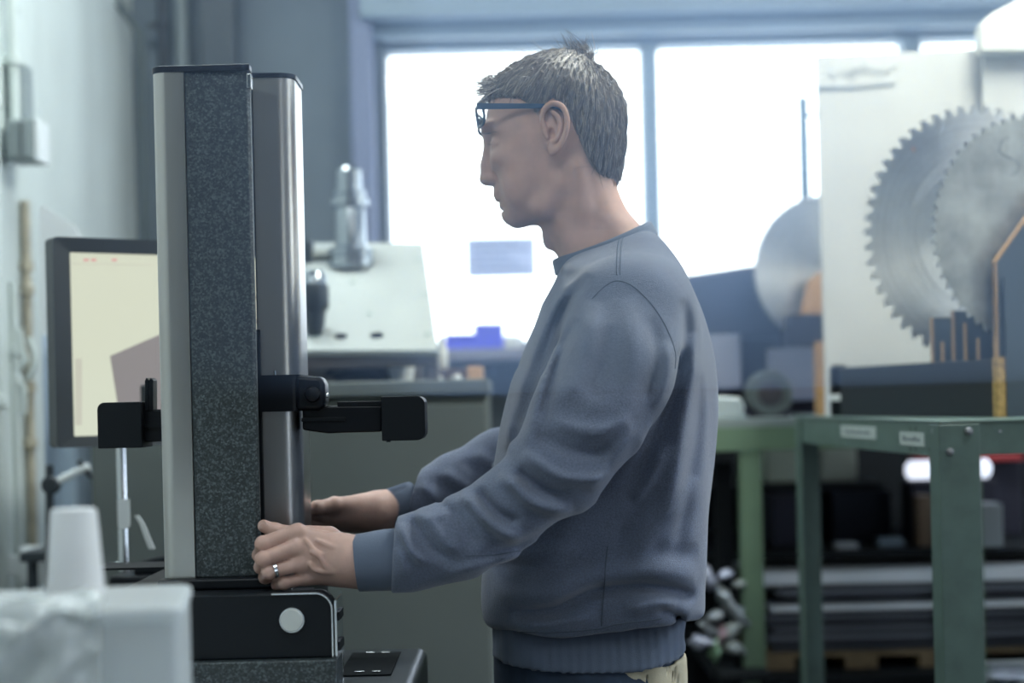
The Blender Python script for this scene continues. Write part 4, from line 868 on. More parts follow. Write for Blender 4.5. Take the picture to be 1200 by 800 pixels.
# blue upright
bp_ = W(942, 235, 4.05); po = empty('blue_upright', (bp_.x, 4.66, zt2_), 'thin blue upright bar with a small bracket left of the white board', 'bar')
x = W(942, 170, 4.66).x; MB().box(x - .012, x + .012, 4.65, 4.668, zt2_, W(942, 114, 4.66).z).build('bar', mat('blue_bar', (.04, .12, .20), .4), po, bevel=.002)
MB().box(x, W(960, 132, 4.66).x, 4.655, 4.663, W(950, 137, 4.66).z, W(950, 133, 4.66).z).build('bracket', mat('blue_bar', (.04, .12, .20), .4), po)
MB().box(W(957, 0, 4.66).x - .002, W(957, 0, 4.66).x + .006, 4.65, 4.668, W(957, 230, 4.66).z, W(957, 120, 4.66).z).build('stay', mat('blue_bar', (.04, .12, .20), .4), po)

# --- shelf behind the tables with stacked sheets and clutter
m_shd = mat('dark_shelf', (.006, .008, .010), .7, spec=.2)
sh = empty('storage_rack', (1.0, 4.75, 0), 'dark storage rack under the tables full of sheet metal', 'rack')
sx0, sx1 = W(800, 0, 4.6).x, 2.6
zS = [W(1000, 762, 4.3).z, W(1000, 618, 4.5).z]
for z in (zS[0] - .03, .12): MB().box(sx0, sx1, 4.10, 5.1, z - .03, z).build('shelf', m_shd, sh, bevel=.002)
for x in (sx0, sx0 + .9, sx1 - .04):
    for y in (4.12, 5.06): MB().box(x, x + .04, y, y + .04, 0, 1.16).build('post', m_shd, sh)
MB().box(sx0, sx1, 5.08, 5.1, .1, 1.16).build('back_panel', m_shd, sh)
m_sheet = [mat('bright_sheet', (.93, .95, .98), .18), mat('grey_sheet', (.20, .21, .24), .4, metal=.7), mat('dark_sheet', (.07, .075, .09), .4, metal=.6)]
m_pal = mat('pallet_wood', (.20, .14, .075), .8, var=.3, vscale=10)
zc = zS[0] - .03
for k, px in enumerate((905, 1000, 1085)):
    X = W(px, 760, 4.3).x; o = MB().box(X - .04, X + .04, 4.2, 4.9, zc, zc + .03).build('timber_bearer', m_pal, bevel=.002, loc=(X, 4.5, zc)); tag(o, ('left', 'middle', 'right')[k] + ' timber bearer under the stacked metal sheets', 'timber')
z = zc + .03
rs = random.Random(8); k = 0
zgoal = W(1000, 668, 4.22).z
spec = [(.010, 3, .0), (.006, 2, .01), (.006, 2, .01), (.006, 2, .0), (.007, 1, .01), (.006, 2, 0), (.006, 1, .02), (.006, 2, 0), (.006, 2, .01), (.006, 1, .0), (.007, 2, .03), (.010, 0, .01), (.005, 2, -.02), (.012, 2, .05), (.008, 1, .02), (.006, 2, .03), (.024, 0, .0)]
tot = sum(s[0] + .0015 for s in spec); kf = (zgoal - z) / tot
names = ['bottom', 'second lowest']
for i, (h, mi, dx) in enumerate(spec):
    hh = h * kf; m = m_pal if mi == 3 else m_sheet[mi]
    xA = W(893 + rs.uniform(-3, 6), 700, 4.25).x + dx; xB = 1.75 + rs.uniform(-.05, .1)
    o = MB().box(xA, xB, 4.20 + rs.uniform(0, .03) + (.03 if i in (12, 13) else 0), 4.95, z, z + hh).build('metal_sheet' if mi != 3 else 'wooden_sheet', m, bevel=.001, loc=((xA + xB) / 2, 4.5, z))
    ordn = ('lowest', 'second', 'third', 'fourth', 'fifth', 'sixth', 'seventh', 'eighth', 'ninth', 'tenth', 'eleventh', 'twelfth', 'thirteenth', 'fourteenth', 'fifteenth', 'sixteenth')
    if i == 0: tag(o, 'brown wooden sheet at the bottom of the metal sheet stack', 'sheet')
    elif i == len(spec) - 1: tag(o, 'thick bright metal sheet topmost of the stack behind the green table legs', 'sheet', 'metal sheets')
    else: tag(o, ('bright', 'grey', 'dark')[mi] + ' metal sheet, ' + ordn[i] + ' layer from the bottom of the stack', 'sheet', 'metal sheets')
    z += hh + .0015 * kf
def clutter(name, x0, y0, x1, y1, D, dp, m, label, cat, sit=None, bev=.004):
    X0, X1, Z0, Z1 = prect(x0, y0, x1, y1, D); Z0 = sit if sit is not None else Z0
    o = MB().box(X0, X1, D, D + dp, Z0, Z1).build(name, m, bevel=bev, loc=((X0 + X1) / 2, D + dp / 2, Z0)); return tag(o, label, cat)
# middle shelf for the small things
zm = W(1000, 645, 4.3).z
MB().box(sx0, sx1, 4.30, 5.1, zm - .02, zm).build('shelf', m_shd, sh, bevel=.002)
m_crm = mat('cream_panel', (.50, .56, .44), .6); m_crm2 = mat('dim_cream_panel', (.34, .37, .30), .6)
zu = W(1000, 562, 4.8).z
MB().box(sx0, W(1035, 560, 4.6).x, 4.60, 5.1, zu - .02, zu).build('shelf', m_shd, sh, bevel=.002)
clutter('cream_box', 898, 505, 934, 565, 4.75, .2, m_crm, 'pale green-white box on the upper rack shelf, left one', 'box', zu)
clutter('cream_box', 962, 505, 1004, 560, 4.75, .2, m_crm2, 'dim cream box on the upper rack shelf, right one', 'box', zu)
for D, a, b, y, r, m, lab in ((4.5, 1062, 1110, 551, 11, m_boxw, 'white tube with added glow on the rack seen left of the table corner leg'),):
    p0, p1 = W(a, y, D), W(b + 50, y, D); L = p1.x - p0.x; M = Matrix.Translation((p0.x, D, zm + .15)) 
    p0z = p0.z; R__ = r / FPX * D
    t = MB().lathe([(R__ * .6, 0), (R__, .008), (R__, L - .008), (R__ * .6, L)], 20, Matrix.Translation((p0.x, D, p0z)) @ Matrix.Rotation(math.pi / 2, 4, 'Y')); o = t.build('white_tube', mat('added_glow_tube', (.80, .86, 1.0), .2, emit=1.0), smooth=True, loc=(p0.x, D, p0z - R__)); tag(o, lab, 'tube')  # emission added to the tube material for its bright white glow
    clutter('tube_carton', a + 6, y + 12, b + 60, 640, D - .03, .12, m_dk, 'dark carton carrying the white tube', 'carton', zm)
    o = clutter('red_strip_box', 1070, 534, 1200, 541, 4.58, .06, mat('red_plastic', (.35, .03, .03), .5), 'thin red box behind the white tube', 'box')
    o2 = clutter('carton_stack', 1072, 541, 1198, 600, 4.64, .08, m_dk, 'dark carton behind the white tube', 'carton', zm)
clutter('wire_spool', 1075, 580, 1092, 612, 4.36, .05, mat('brown_spool', (.17, .11, .07), .6), 'brown spool on the rack beside the table leg', 'spool', zm)
clutter('tool_tray', 980, 636, 1006, 645, 4.34, .06, mat('grey_tray', (.30, .32, .34), .4), 'small grey tray on the middle rack shelf', 'tray', zm)
clutter('tool_tray', 1030, 630, 1060, 645, 4.36, .06, mat('blue_tray', (.12, .16, .20), .4), 'blue-grey tray right of the small grey tray', 'tray', zm)
clutter('dark_carton', 905, 580, 960, 645, 4.45, .2, m_dk, 'dark carton at the left of the middle rack shelf', 'carton', zm)
clutter('navy_case', 975, 575, 1045, 640, 4.55, .2, mat('navy_case', (.006, .010, .022), .6, spec=.3), 'navy case behind the trays on the middle rack shelf', 'case', zm)
clutter('round_pan', 1150, 590, 1175, 615, 4.3, .08, mat('dull_pan', (.20, .22, .23), .4), 'dull metal block right of the near table leg', 'block', zm)
# scrap bags left of the light green leg
rs = random.Random(21)
bag_z = W(850, 700, 4.2).z
cols = [((.40, .42, .52), 'pale lilac'), ((.30, .33, .35), 'grey'), ((.30, .33, .32), 'pale grey'), ((.20, .32, .20), 'green'), ((.35, .24, .27), 'dusty pink'), ((.22, .24, .26), 'slate')]
base = empty('scrap_trolley', (W(850, 0, 4.15).x, 4.15, 0), 'black trolley heaped with scrap between the man and the green leg', 'trolley')
zt3 = W(850, 775, 4.1).z
MB().box(W(815, 0, 4.1).x, W(872, 0, 4.1).x, 3.92, 4.09, zt3 - .02, zt3).build('deck', m_shd, base, bevel=.003)
for x in (W(820, 0, 4.1).x, W(866, 0, 4.1).x):
    for y in (3.94, 4.07): MB().box(x - .01, x + .01, y - .01, y + .01, 0, zt3 - .02).build('leg', m_shd, base)
items = [(824, 752, 9, 0), (838, 762, 8, 3), (856, 758, 9, 2), (846, 745, 8, 4), (831, 738, 8, 5), (858, 738, 10, 2), (861, 716, 11, 1), (838, 722, 8, 5), (850, 700, 9, 1), (848, 674, 6, 0), (829, 676, 10, 0), (866, 684, 6, 2)]
# a tapering heap: every piece touches the ones below it
for i, (px, py, r, ci) in enumerate(items):
    c = W(px, py, 4.0); R_s = r / FPX * 4.0 * 1.25; vs = []; bmx = bmesh.new(); bmesh.ops.create_icosphere(bmx, subdivisions=2, radius=R_s)
    RM_ = Matrix.Rotation(i * 1.7, 3, 'Y') @ Matrix.Diagonal((1.35, 1.0, .62)) @ Matrix.Rotation(i * .9, 3, 'X')
    for v in bmx.verts: v.co = RM_ @ (v.co * (1 + .45 * math.sin(v.co.x * 170 + i) * math.cos(v.co.z * 190 + i * 2) + .2 * math.sin(v.co.y * 320))) + c
    me = bpy.data.meshes.new('scrap_piece'); bmx.to_mesh(me); bmx.free(); me.materials.append(mat('scrap_' + cols[ci][1].replace(' ', '_'), cols[ci][0], .35, metal=.3))
    o = bpy.data.objects.new('scrap_piece', me); COL.objects.link(o); recenter(o, c); me.polygons.foreach_set('use_smooth', [True] * len(me.polygons))
    attach(o, base)
MB().box(W(842, 0, 4.05).x, W(848, 0, 4.05).x, 4.03, 4.04, zt3, W(848, 665, 4.05).z).build('support_bar', m_shd, base)
# grey box lower right, on the floor shelf
lw_ = W(1175, 777, 3.7)
MB().box(.35, 1.30, .06, LT - .06, lw_.z - .02, lw_.z, MT).build('lower_shelf', mat('pale_shelf', (.34, .36, .34), .5), tab, bevel=.002)
o = MB().lathe([(.09, 0), (.10, .006), (.10, .016), (.03, .022)], 30, Matrix.Translation((W(1185, 770, 3.5).x, 3.5, lw_.z))).build('steel_disc', m_hold, smooth=True, loc=(W(1185, 770, 3.5).x, 3.5, lw_.z)); tag(o, 'flat steel disc on the lower shelf right of the near table leg', 'disc')
# ================================================================== the man
PD = 2.36                                        # distance of his middle plane
def wx(pts, D=PD): return [(W(a, b, D).x, W(a, b, D).z) for a, b in pts]
def w3(px, py, D): return tuple(W(px, py, D))
def blur2(A, it):
    for _ in range(it):
        B = np.pad(A, 1, mode='edge'); A = (B[:-2, 1:-1] + B[2:, 1:-1] + B[1:-1, :-2] + B[1:-1, 2:] + 2 * B[1:-1, 1:-1]) / 6
    return A
def inflate(vol, pts, Wf, Rf, y0, k=0.01, p=2.0, mode='add', blur=4, yshift=None):
    """round body whose side outline is the polygon; Wf(X,Z) half width, Rf(X,Z) rounding depth"""
    pts = wx(smooth_poly(pts, 2))
    xs = [q[0] for q in pts]; zs = [q[1] for q in pts]; m = 0.05
    lo = (min(xs) - m, y0 - 0.4, min(zs) - m); hi = (max(xs) + m, y0 + 0.4, max(zs) + m)
    sl, (X, Y, Z) = vol.sub(lo, hi)
    x2, z2 = X[:, 0, :], Z[:, 0, :]
    d = blur2(poly_sdf(x2, z2, pts), blur); Wm = Wf(x2, z2) + 0 * d; R = Rf(x2, z2) + 0 * d
    u = np.maximum(1 + d / R, 0)[:, None, :]; Wm = Wm[:, None, :]; R = R[:, None, :]
    yc = y0 if yshift is None else (y0 + yshift(x2, z2))[:, None, :]
    w = np.abs(Y - yc) / Wm
    q = (w**p + u**p)**(1 / p) + 1e-6
    g = np.sqrt((w**(p - 1) / Wm)**2 + (u**(p - 1) / R)**2) / q**(p - 1) + 1e-6
    f = ((q - 1) / g).astype(np.float32)
    f = np.minimum(f, 0.3)
    A = vol.D[sl]
    vol.D[sl] = smin(A, f, k) if mode == 'add' else smax(A, f, k)
def zramp(pairs, xm=640):
    """function of height from (pixel row, value) pairs"""
    zz = [W(xm, p, PD).z for p, _ in pairs][::-1]; vv = [v for _, v in pairs][::-1]
    return lambda X, Z: np.interp(Z, zz, vv)

m_skin = mat('skin', (0.56, 0.36, 0.30), 0.5, bump=0.25, bscale=420, dist=0.0006, var=0.14, vscale=30, sss=0.12, spec=0.4)
m_skin_face = m_skin
m_lip = mat('lip_skin', (0.48, 0.24, 0.22), 0.45, sss=0.1)
m_nail = mat('nail', (0.62, 0.42, 0.36), 0.3)
m_hair = [mat('hair_dark', (0.11, 0.095, 0.085), 0.42, spec=0.6), mat('hair_brown', (0.20, 0.17, 0.15), 0.4, spec=0.6), mat('hair_grey', (0.42, 0.39, 0.37), 0.4, spec=0.6)]
m_cloth = mat('sweatshirt_cotton', (0.155, 0.182, 0.255), 0.92, bump=0.9, bscale=750, dist=0.0012, var=0.22, vscale=420, spec=0.15, sheen=0.35)
m_rib = mat('ribbed_cotton', (0.13, 0.16, 0.222), 0.92, bump=0.4, bscale=700, dist=0.0008, spec=0.15, sheen=0.3)
m_seam = mat('seam_cotton', (0.105, 0.128, 0.168), 0.95, spec=0.1)
m_jeans = mat('denim', (0.035, 0.055, 0.095), 0.9, bump=0.5, bscale=800, dist=0.0006, var=0.25, vscale=25)
m_cream = mat('cream_cotton', (0.56, 0.50, 0.36), 0.9, bump=0.3, bscale=500, var=0.08)
m_shoe = mat('shoe_leather', (0.03, 0.03, 0.035), 0.5)
m_spec = mat('spectacle_acetate', (0.02, 0.06, 0.13), 0.2, spec=0.7)
m_glass = m_pane
m_silver = mat('ring_silver', (0.75, 0.76, 0.78), 0.2, metal=1)
m_eye = mat('eye_white', (0.75, 0.73, 0.70), 0.15); m_iris = mat('iris', (0.06, 0.08, 0.09), 0.1)

pc = W(700, 700, PD)
man = empty('person', (pc.x, PD, 0), 'man in blue-grey sweatshirt and glasses with both hands on the measuring machine', 'person')

# ---------------- head and neck
HV = Vol((W(540, 60, PD).x, PD - 0.115, W(700, 345, PD).z), (W(790, 60, PD).x, PD + 0.115, W(600, 35, PD).z), 0.0019)
HEAD = [(571,128),(569,145),(566,158),(567,166),(572,173),(574,186),(575,200),(578,212),(580,222),(582,230),(585,238),(586,244),(589,252),(594,259),(604,263),(628,262),
        (636,268),(643,282),(652,297),(662,318),(668,330),(692,338),(768,300),(765,280),(750,264),(736,249),(727,232),(721,214),(723,190),(726,160),(727,130),(720,110),(706,90),(684,75),(663,65),(636,70),(612,79),(592,91),(579,106)]
HPX = zramp([(60,.074),(120,.0765),(165,.0765),(195,.071),(225,.064),(255,.058),(275,.056),(300,.060),(345,.075)])
def HW(X, Z):
    xf = W(575, 180, PD).x; t = np.clip((X - xf) / 0.075, 0, 1)
    return HPX(X, Z) * (0.86 + 0.14 * t)
HR = zramp([(60,.062),(200,.060),(235,.052),(262,.044),(300,.042),(345,.045)])
inflate(HV, HEAD, HW, HR, PD, blur=6)
head_base = HV.D.copy()
n_ = lambda px, py, w=0: (W(px, py, PD).x, PD + w, W(px, py, PD).z)
for s in (-1, 1):                                # face halves
    HV.ell(n_(594, 190, s * .038), (.020, .016, .011), .022)                      # cheekbone
    HV.ell(n_(571, 152, s * .026), (.009, .022, .006), .012)                      # brow
    HV.ell(n_(570, 171, s * .032), (.0105, .016, .0085), .008, 'cut')              # eye socket
    HV.ell(n_(585.5, 173, s * .032), (.0125, .0135, .0115), .004)                  # eyeball under the lids
    HV.cone(n_(575, 171, s * .021), n_(583, 174, s * .046), .0017, .0015, .002)    # upper lid edge
    HV.cone(n_(577, 180, s * .024), n_(584, 180, s * .044), .0014, .0012, .003)
    HV.ell(n_(577, 211, s * .0125), (.0095, .0070, .0068), .005)                  # nostril wing
    HV.ell(n_(573, 217, s * .0075), (.0045, .0030, .0026), .002, 'cut')
    HV.cone(n_(581, 204, s * .020), n_(594, 232, s * .030), .0012, .0010, .006, 'cut')   # fold beside the mouth
    HV.ell(n_(612, 222, s * .044), (.024, .013, .026), .02)                       # cheek
    HV.chain([n_(606, 256, s * .022), n_(634, 247, s * .046), n_(654, 222, s * .057)], [.010, .0105, .010], .016)   # jaw line
    HV.chain([n_(672, 205, s * .066), n_(680, 250, s * .050), n_(668, 322, s * .022)], [.008, .011, .010], .014)    # neck muscle
    # ear
    e = s * .0755
    HV.ell(n_(648, 161, e), (.0155, .0085, .0300), .006, R=((math.cos(.12), 0, -math.sin(.12)), (0, 1, 0), (math.sin(.12), 0, math.cos(.12))))
    HV.ell(n_(648, 158, s * .0895), (.0108, .0085, .0205), .004, 'cut')
    ring = crv([n_(638, 166, s * .082), n_(634, 152, s * .0845), n_(637, 140, s * .0885), n_(647, 134.5, s * .0915), n_(657, 139, s * .0935), n_(662, 152, s * .0945), n_(661, 166, s * .0925), n_(656, 178, s * .089), n_(650, 187, s * .085), n_(644, 190, s * .082)], 4)
    HV.chain(ring, [.0030] * len(ring), .003)
    anti = crv([n_(645, 143, s * .087), n_(652, 150, s * .0875), n_(654, 162, s * .087), n_(650, 174, s * .0865), n_(644, 178, s * .086)], 4)
    HV.chain(anti, [.0022] * len(anti), .003)
    HV.cone(n_(637, 166, s * .0835), n_(640, 172, s * .0845), .0034, .0026, .003)    # tragus
    HV.ell(n_(645, 167, s * .082), (.0048, .0060, .0068), .002, 'cut')             # ear canal hollow
    HV.ell(n_(645.5, 184, s * .083), (.0068, .0050, .0078), .004)                  # lobe
HV.chain([n_(575, 168), n_(573.5, 180), n_(571.5, 193), n_(571.5, 207.5)], [.0070, .0068, .0078, .0108], .010)       # nose
HV.ell(n_(573, 211), (.0120, .0085, .0062), .005)
HV.ell(n_(584.5, 228), (.0065, .016, .0085), .008)                               # upper lip
HV.ell(n_(588, 233.5), (.0072, .0215, .0042), .003)
HV.ell(n_(592, 241.5), (.0072, .0190, .0048), .003)
HV.cone(n_(584, 237.2, -.020), n_(584, 237.2, .020), .0016, .0016, .002, 'cut')
HV.ell(n_(591, 247.5), (.004, .015, .0035), .005, 'cut')
HV.ell(n_(601.5, 254), (.0125, .0160, .0095), .012)                              # chin
HV.ell(n_(643, 281), (.007, .010, .012), .014)                                   # throat
body = HV.mesh('body', m_skin, man)
# soft brow and lid relief lives in the mesh; eyebrows and lashes are hair parts
hv = np.array([v.co for v in body.data.vertices])
BV = BVHTree.FromPolygons([tuple(v) for v in hv], [tuple(p.vertices) for p in body.data.polygons])

# ---------------- hands (same skin, joined to the body mesh)
def hand(vol_lo, vol_hi, h, wrist, palm, fingers, thumb, veins, rw):
    V = Vol(vol_lo, vol_hi, h)
    V.chain(*wrist, k=.010)
    for a, b, r1, r2 in palm: V.cone(a, b, r1, r2, .012)
    F = Vol(vol_lo, vol_hi, h)
    for pts, rs in fingers + [thumb]:
        T = Vol(vol_lo, vol_hi, h); T.chain(pts, rs, k=.003)
        for p_, r_ in zip(pts[1:-1], rs[1:-1]): T.ell(p_, (r_ * 1.07,) * 3, .003)       # knuckle
        F.D = np.minimum(F.D, T.D)
    V.D = smin(V.D, F.D, .006)
    for pts, r in veins:
        q_ = crv(pts, 4); V.chain(q_, [r * .62] * len(q_), .0050)
    return V
b0, b1 = W(285, 600, 2.09), W(470, 705, 2.09)
m_ = lambda px, py, D: w3(px, py, D)
near = hand((b0.x, 2.02, b1.z), (b1.x, 2.20, b0.z + .01), .0013,
    ([m_(470, 655, 2.105), m_(425, 659, 2.104), m_(405, 658, 2.100)], [.028, .0275, .028]),
    [(m_(425, 647, 2.105), m_(349, 625, 2.090), .0185, .0095), (m_(425, 654, 2.100), m_(346, 642, 2.084), .019, .0098), (m_(425, 662, 2.100), m_(352, 660, 2.086), .019, .0093), (m_(425, 670, 2.105), m_(360, 677, 2.093), .018, .0088),
     (m_(400, 655, 2.115), m_(360, 655, 2.112), .020, .015), (m_(405, 640, 2.122), m_(362, 630, 2.122), .016, .014)],
    [([m_(349, 622, 2.090), m_(308, 637, 2.078), m_(304, 650, 2.099), m_(309, 655, 2.117)], [.0100, .0088, .0080, .0070]),
     ([m_(346, 641, 2.083), m_(308, 655, 2.071), m_(306, 664, 2.094), m_(311, 668, 2.117)], [.0103, .0088, .0080, .0070]),
     ([m_(351, 660, 2.085), m_(315, 670, 2.074), m_(311, 676, 2.096), m_(315, 678, 2.117)], [.0098, .0083, .0076, .0066]),
     ([m_(358, 677, 2.093), m_(332, 683, 2.082), m_(325, 685, 2.100), m_(326, 684, 2.115)], [.0088, .0073, .0066, .0058])],
    ([m_(385, 630, 2.128), m_(345, 627, 2.124), m_(322, 622, 2.118), m_(309, 616, 2.114)], [.0150, .0112, .0095, .0078]),
    [([w3(*p) for p in q], r) for q, r in (
        ([(412, 662, 2.083), (395, 668, 2.079), (382, 664, 2.076), (374, 652, 2.073), (364, 646, 2.072)], .0016),
        ([(400, 668, 2.080), (384, 670, 2.078), (370, 668, 2.077), (363, 660, 2.076)], .0015),
        ([(410, 646, 2.085), (390, 641, 2.080), (372, 633, 2.079)], .0013),
        ([(378, 650, 2.076), (368, 644, 2.074), (358, 632, 2.078)], .0012))], .03)
hm1 = near.mesh('hand_near', m_skin)
c0, c1 = W(335, 570, 2.46), W(480, 635, 2.46)
far = hand((c0.x, 2.37, c1.z), (c1.x, 2.56, c0.z), .0015,
    ([m_(490, 586, 2.49), m_(452, 597, 2.48), m_(432, 602, 2.475)], [.0255, .0265, .026]),
    [(m_(440, 599, 2.475), m_(378, 601, 2.445), .024, .0105), (m_(440, 603, 2.475), m_(376, 611, 2.455), .023, .0100), (m_(438, 606, 2.485), m_(380, 616, 2.47), .020, .010), (m_(436, 606, 2.49), m_(384, 613, 2.49), .019, .0095),
     (m_(438, 597, 2.47), m_(392, 599, 2.455), .0235, .015)],
    [([m_(378, 601, 2.445), m_(352, 600, 2.425), m_(341, 607, 2.435), m_(340, 612, 2.452)], [.0105, .0090, .0082, .0072]),
     ([m_(376, 609, 2.455), m_(353, 612, 2.440), m_(343, 618, 2.450), m_(343, 622, 2.465)], [.0102, .0088, .0080, .0070]),
     ([m_(380, 616, 2.47), m_(358, 622, 2.460), m_(349, 626, 2.472), m_(351, 627, 2.488)], [.0098, .0083, .0076, .0066]),
     ([m_(384, 615, 2.488), m_(366, 624, 2.482), m_(359, 628, 2.494), m_(362, 628, 2.506)], [.0088, .0073, .0066, .0058])],
    ([m_(425, 592, 2.462), m_(392, 592, 2.44), m_(372, 595, 2.425), m_(358, 598, 2.418)], [.0155, .0118, .0100, .0082]),
    [([w3(*p) for p in q], r) for q, r in (([(452, 600, 2.452), (436, 596, 2.449), (420, 597, 2.448), (400, 596, 2.444)], .0017), ([(440, 606, 2.453), (420, 608, 2.450), (398, 605, 2.446)], .0014))], .03)
hm2 = far.mesh('hand_far', m_skin)
# inner arms and torso under the clothes, so that the body is one figure
IB = Vol((W(440, 0, 2.1).x, 2.00, W(700, 800, PD).z - 0.05), (W(850, 0, PD).x, 2.78, W(700, 300, PD).z), .008)
IB.chain([m_(468, 656, 2.105), m_(560, 615, 2.10), m_(655, 545, 2.10), m_(738, 380, 2.20)], [.024, .030, .038, .050], .01)
IB.chain([m_(484, 588, 2.49), m_(560, 560, 2.56), m_(650, 540, 2.60), m_(715, 372, 2.52)], [.022, .028, .036, .050], .01)
IB.chain([m_(728, 382, 2.24), m_(728, 382, 2.48)], [.055, .055], .03)
IB.chain([m_(705, 430, PD), m_(705, 560, PD), m_(695, 700, PD), m_(690, 800, PD)], [.105, .10, .095, .10], .03)
IB.chain([m_(692, 300, PD), m_(705, 380, PD)], [.040, .060], .03)
hm3 = IB.mesh('inner', m_skin)
bmj = bmesh.new()
for o in (body, hm1, hm2, hm3): bmj.from_mesh(o.data)
bmj.to_mesh(body.data); bmj.free()
for o in (hm1, hm2, hm3): bpy.data.objects.remove(o)
body.data.polygons.foreach_set('use_smooth', [True] * len(body.data.polygons))
# nails and ring
for p_, nr in (((308, 614.5, 2.108), .0052),):
    c = W(*p_); mb = MB(); M_ = Matrix.Translation(c) @ Matrix.Rotation(math.radians(35), 4, 'Y') @ Matrix.Rotation(math.radians(90), 4, 'X')
    mb.lathe([(0.0005, .0012), (nr, .0006), (nr, -.0008)], 12, M_); mb.build('thumbnail', m_nail, man, smooth=True)
a, b = Vector(m_(351, 660, 2.085)), Vector(m_(315, 670, 2.074)); c = a.lerp(b, .80); t = (a - b).normalized()
u = t.orthogonal().normalized(); v = t.cross(u); rr = .0098
prof = [(-.0026, 0), (-.0020, .0012), (.0020, .0012), (.0026, 0), (.0018, -.0008), (-.0018, -.0008)]
mb = MB(); vs = []; fs = []
for i in range(32):
    an = 2 * math.pi * i / 32; d = u * math.cos(an) + v * math.sin(an)
    for (q, r_) in prof: vs.append(c + d * (rr + r_) + t * q)
for i in range(32):
    j = (i + 1) % 32
    for q in range(6): fs.append((i * 6 + q, i * 6 + (q + 1) % 6, j * 6 + (q + 1) % 6, j * 6 + q))
o = mb.add(vs, fs).build('finger_ring', m_silver, man, smooth=True); o['label'] = 'silver wedding ring on the near hand'

# ---------------- hair
HM = [(560,85),(556,60),(600,40),(680,30),(760,60),(760,215),(722,213),(712,212),(700,210),(690,200),(681,182),(672,160),(665,144),(656,131),(643,127),(636,131),(631,141),(624,141),(617,129),(604,124),(590,121),(576,119),(560,121)]
XV = Vol(HV.lo, HV.lo + HV.h, HV.h); XV.n = HV.n; XV.ax = HV.ax
X, Y, Z = XV.ax[0][:, None, None], XV.ax[1][None, :, None], XV.ax[2][None, None, :]
x2, z2 = X[:, 0, :], Z[:, 0, :]
mk = poly_sdf(x2, z2, wx(smooth_poly(HM, 1)))
zj = 0.0010 * (np.sin(X * 700 + Y * 300) + np.sin(X * 410 - Z * 230 + 1) + np.sin(Y * 620 + Z * 190))
thick = np.clip(-mk / .030, 0, 1)**.6 * .0075 + .0006
XV.D = smax(head_base - thick[:, None, :] + zj, (mk[:, None, :] - .0005) + 0 * Y, .004).astype(np.float32)
hair = XV.mesh('hair', m_hair[0], man)
hair['label'] = 'short brown-grey hair with a cowlick on top'
hb = BVHTree.FromPolygons([tuple(v.co) for v in hair.data.vertices], [tuple(p.vertices) for p in hair.data.polygons])
rnd = random.Random(11)
crown = Vector(n_(688, 72))
hvx = [(v.co.copy(), v.normal.copy()) for v in hair.data.vertices]
strands = [MB(), MB(), MB()]
def strand(mb, pts, r):
    k = len(pts); vs = []; fs = []
    t0 = (pts[1] - pts[0]).normalized(); u = t0.orthogonal().normalized(); v = t0.cross(u)
    for i, p in enumerate(pts[:-1]):
        rr_ = r * (1 - .55 * i / k)
        for q in range(3):
            an = 2.094 * q; vs.append(p + (u * math.cos(an) + v * math.sin(an)) * rr_)
    vs.append(pts[-1]); nt_ = len(vs) - 1
    for i in range(k - 2):
        for q in range(3): fs.append((i * 3 + q, i * 3 + (q + 1) % 3, i * 3 + 3 + (q + 1) % 3, i * 3 + 3 + q))
    for q in range(3): fs.append(((k - 2) * 3 + q, (k - 2) * 3 + (q + 1) % 3, nt_))
    mb.add(vs, fs)
cnt = 0
while cnt < 11000:
    p, nrm = hvx[rnd.randrange(len(hvx))]
    if p.y > PD + .045 and rnd.random() < .6: continue
    loc = hb.find_nearest(p); d = p - crown
    px_ = 600 + p.x / PD * FPX; py_ = HZ - (p.z - EYE) / PD * FPX
    if nrm.dot(p - Vector(n_(650, 140))) < 0: continue
    fwd = max(0, min(1, (660 - px_) / 60)) * max(0, min(1, (150 - py_) / 60))
    side = Vector((d.x * .8, d.y * .6, d.z * 1.0)).normalized()
    dirv = side * (1 - fwd) + Vector((-1.0, .15 * (1 if p.y > PD else -1), .05)) * fwd + Vector((0, 0, -.7)) * (1 - fwd)
    dirv += Vector((rnd.gauss(0, .10), rnd.gauss(0, .10), rnd.gauss(0, .08)))
    pts = [p - nrm * .001]; cur = p.copy(); N = nrm; lift = rnd.uniform(.0001, .0011)
    L = rnd.uniform(.0050, .0085)
    for s_ in range(5):
        t = (dirv - N * dirv.dot(N)).normalized(); cur = cur + t * L
        q = hb.find_nearest(cur)
        if q[0] is None: break
        if (q[0] - cur).length < .006: N = q[1]; cur = q[0] + N * (.0004 + lift * (s_ + 1) * .45)
        else: cur = cur + Vector((0, 0, -.0012))
        pts.append(cur.copy())
        dirv.z -= .05
    if len(pts) > 3:
        strand(strands[rnd.choices((0, 1, 2), (3, 4, 3))[0]], pts, rnd.uniform(.00030, .00050)); cnt += 1
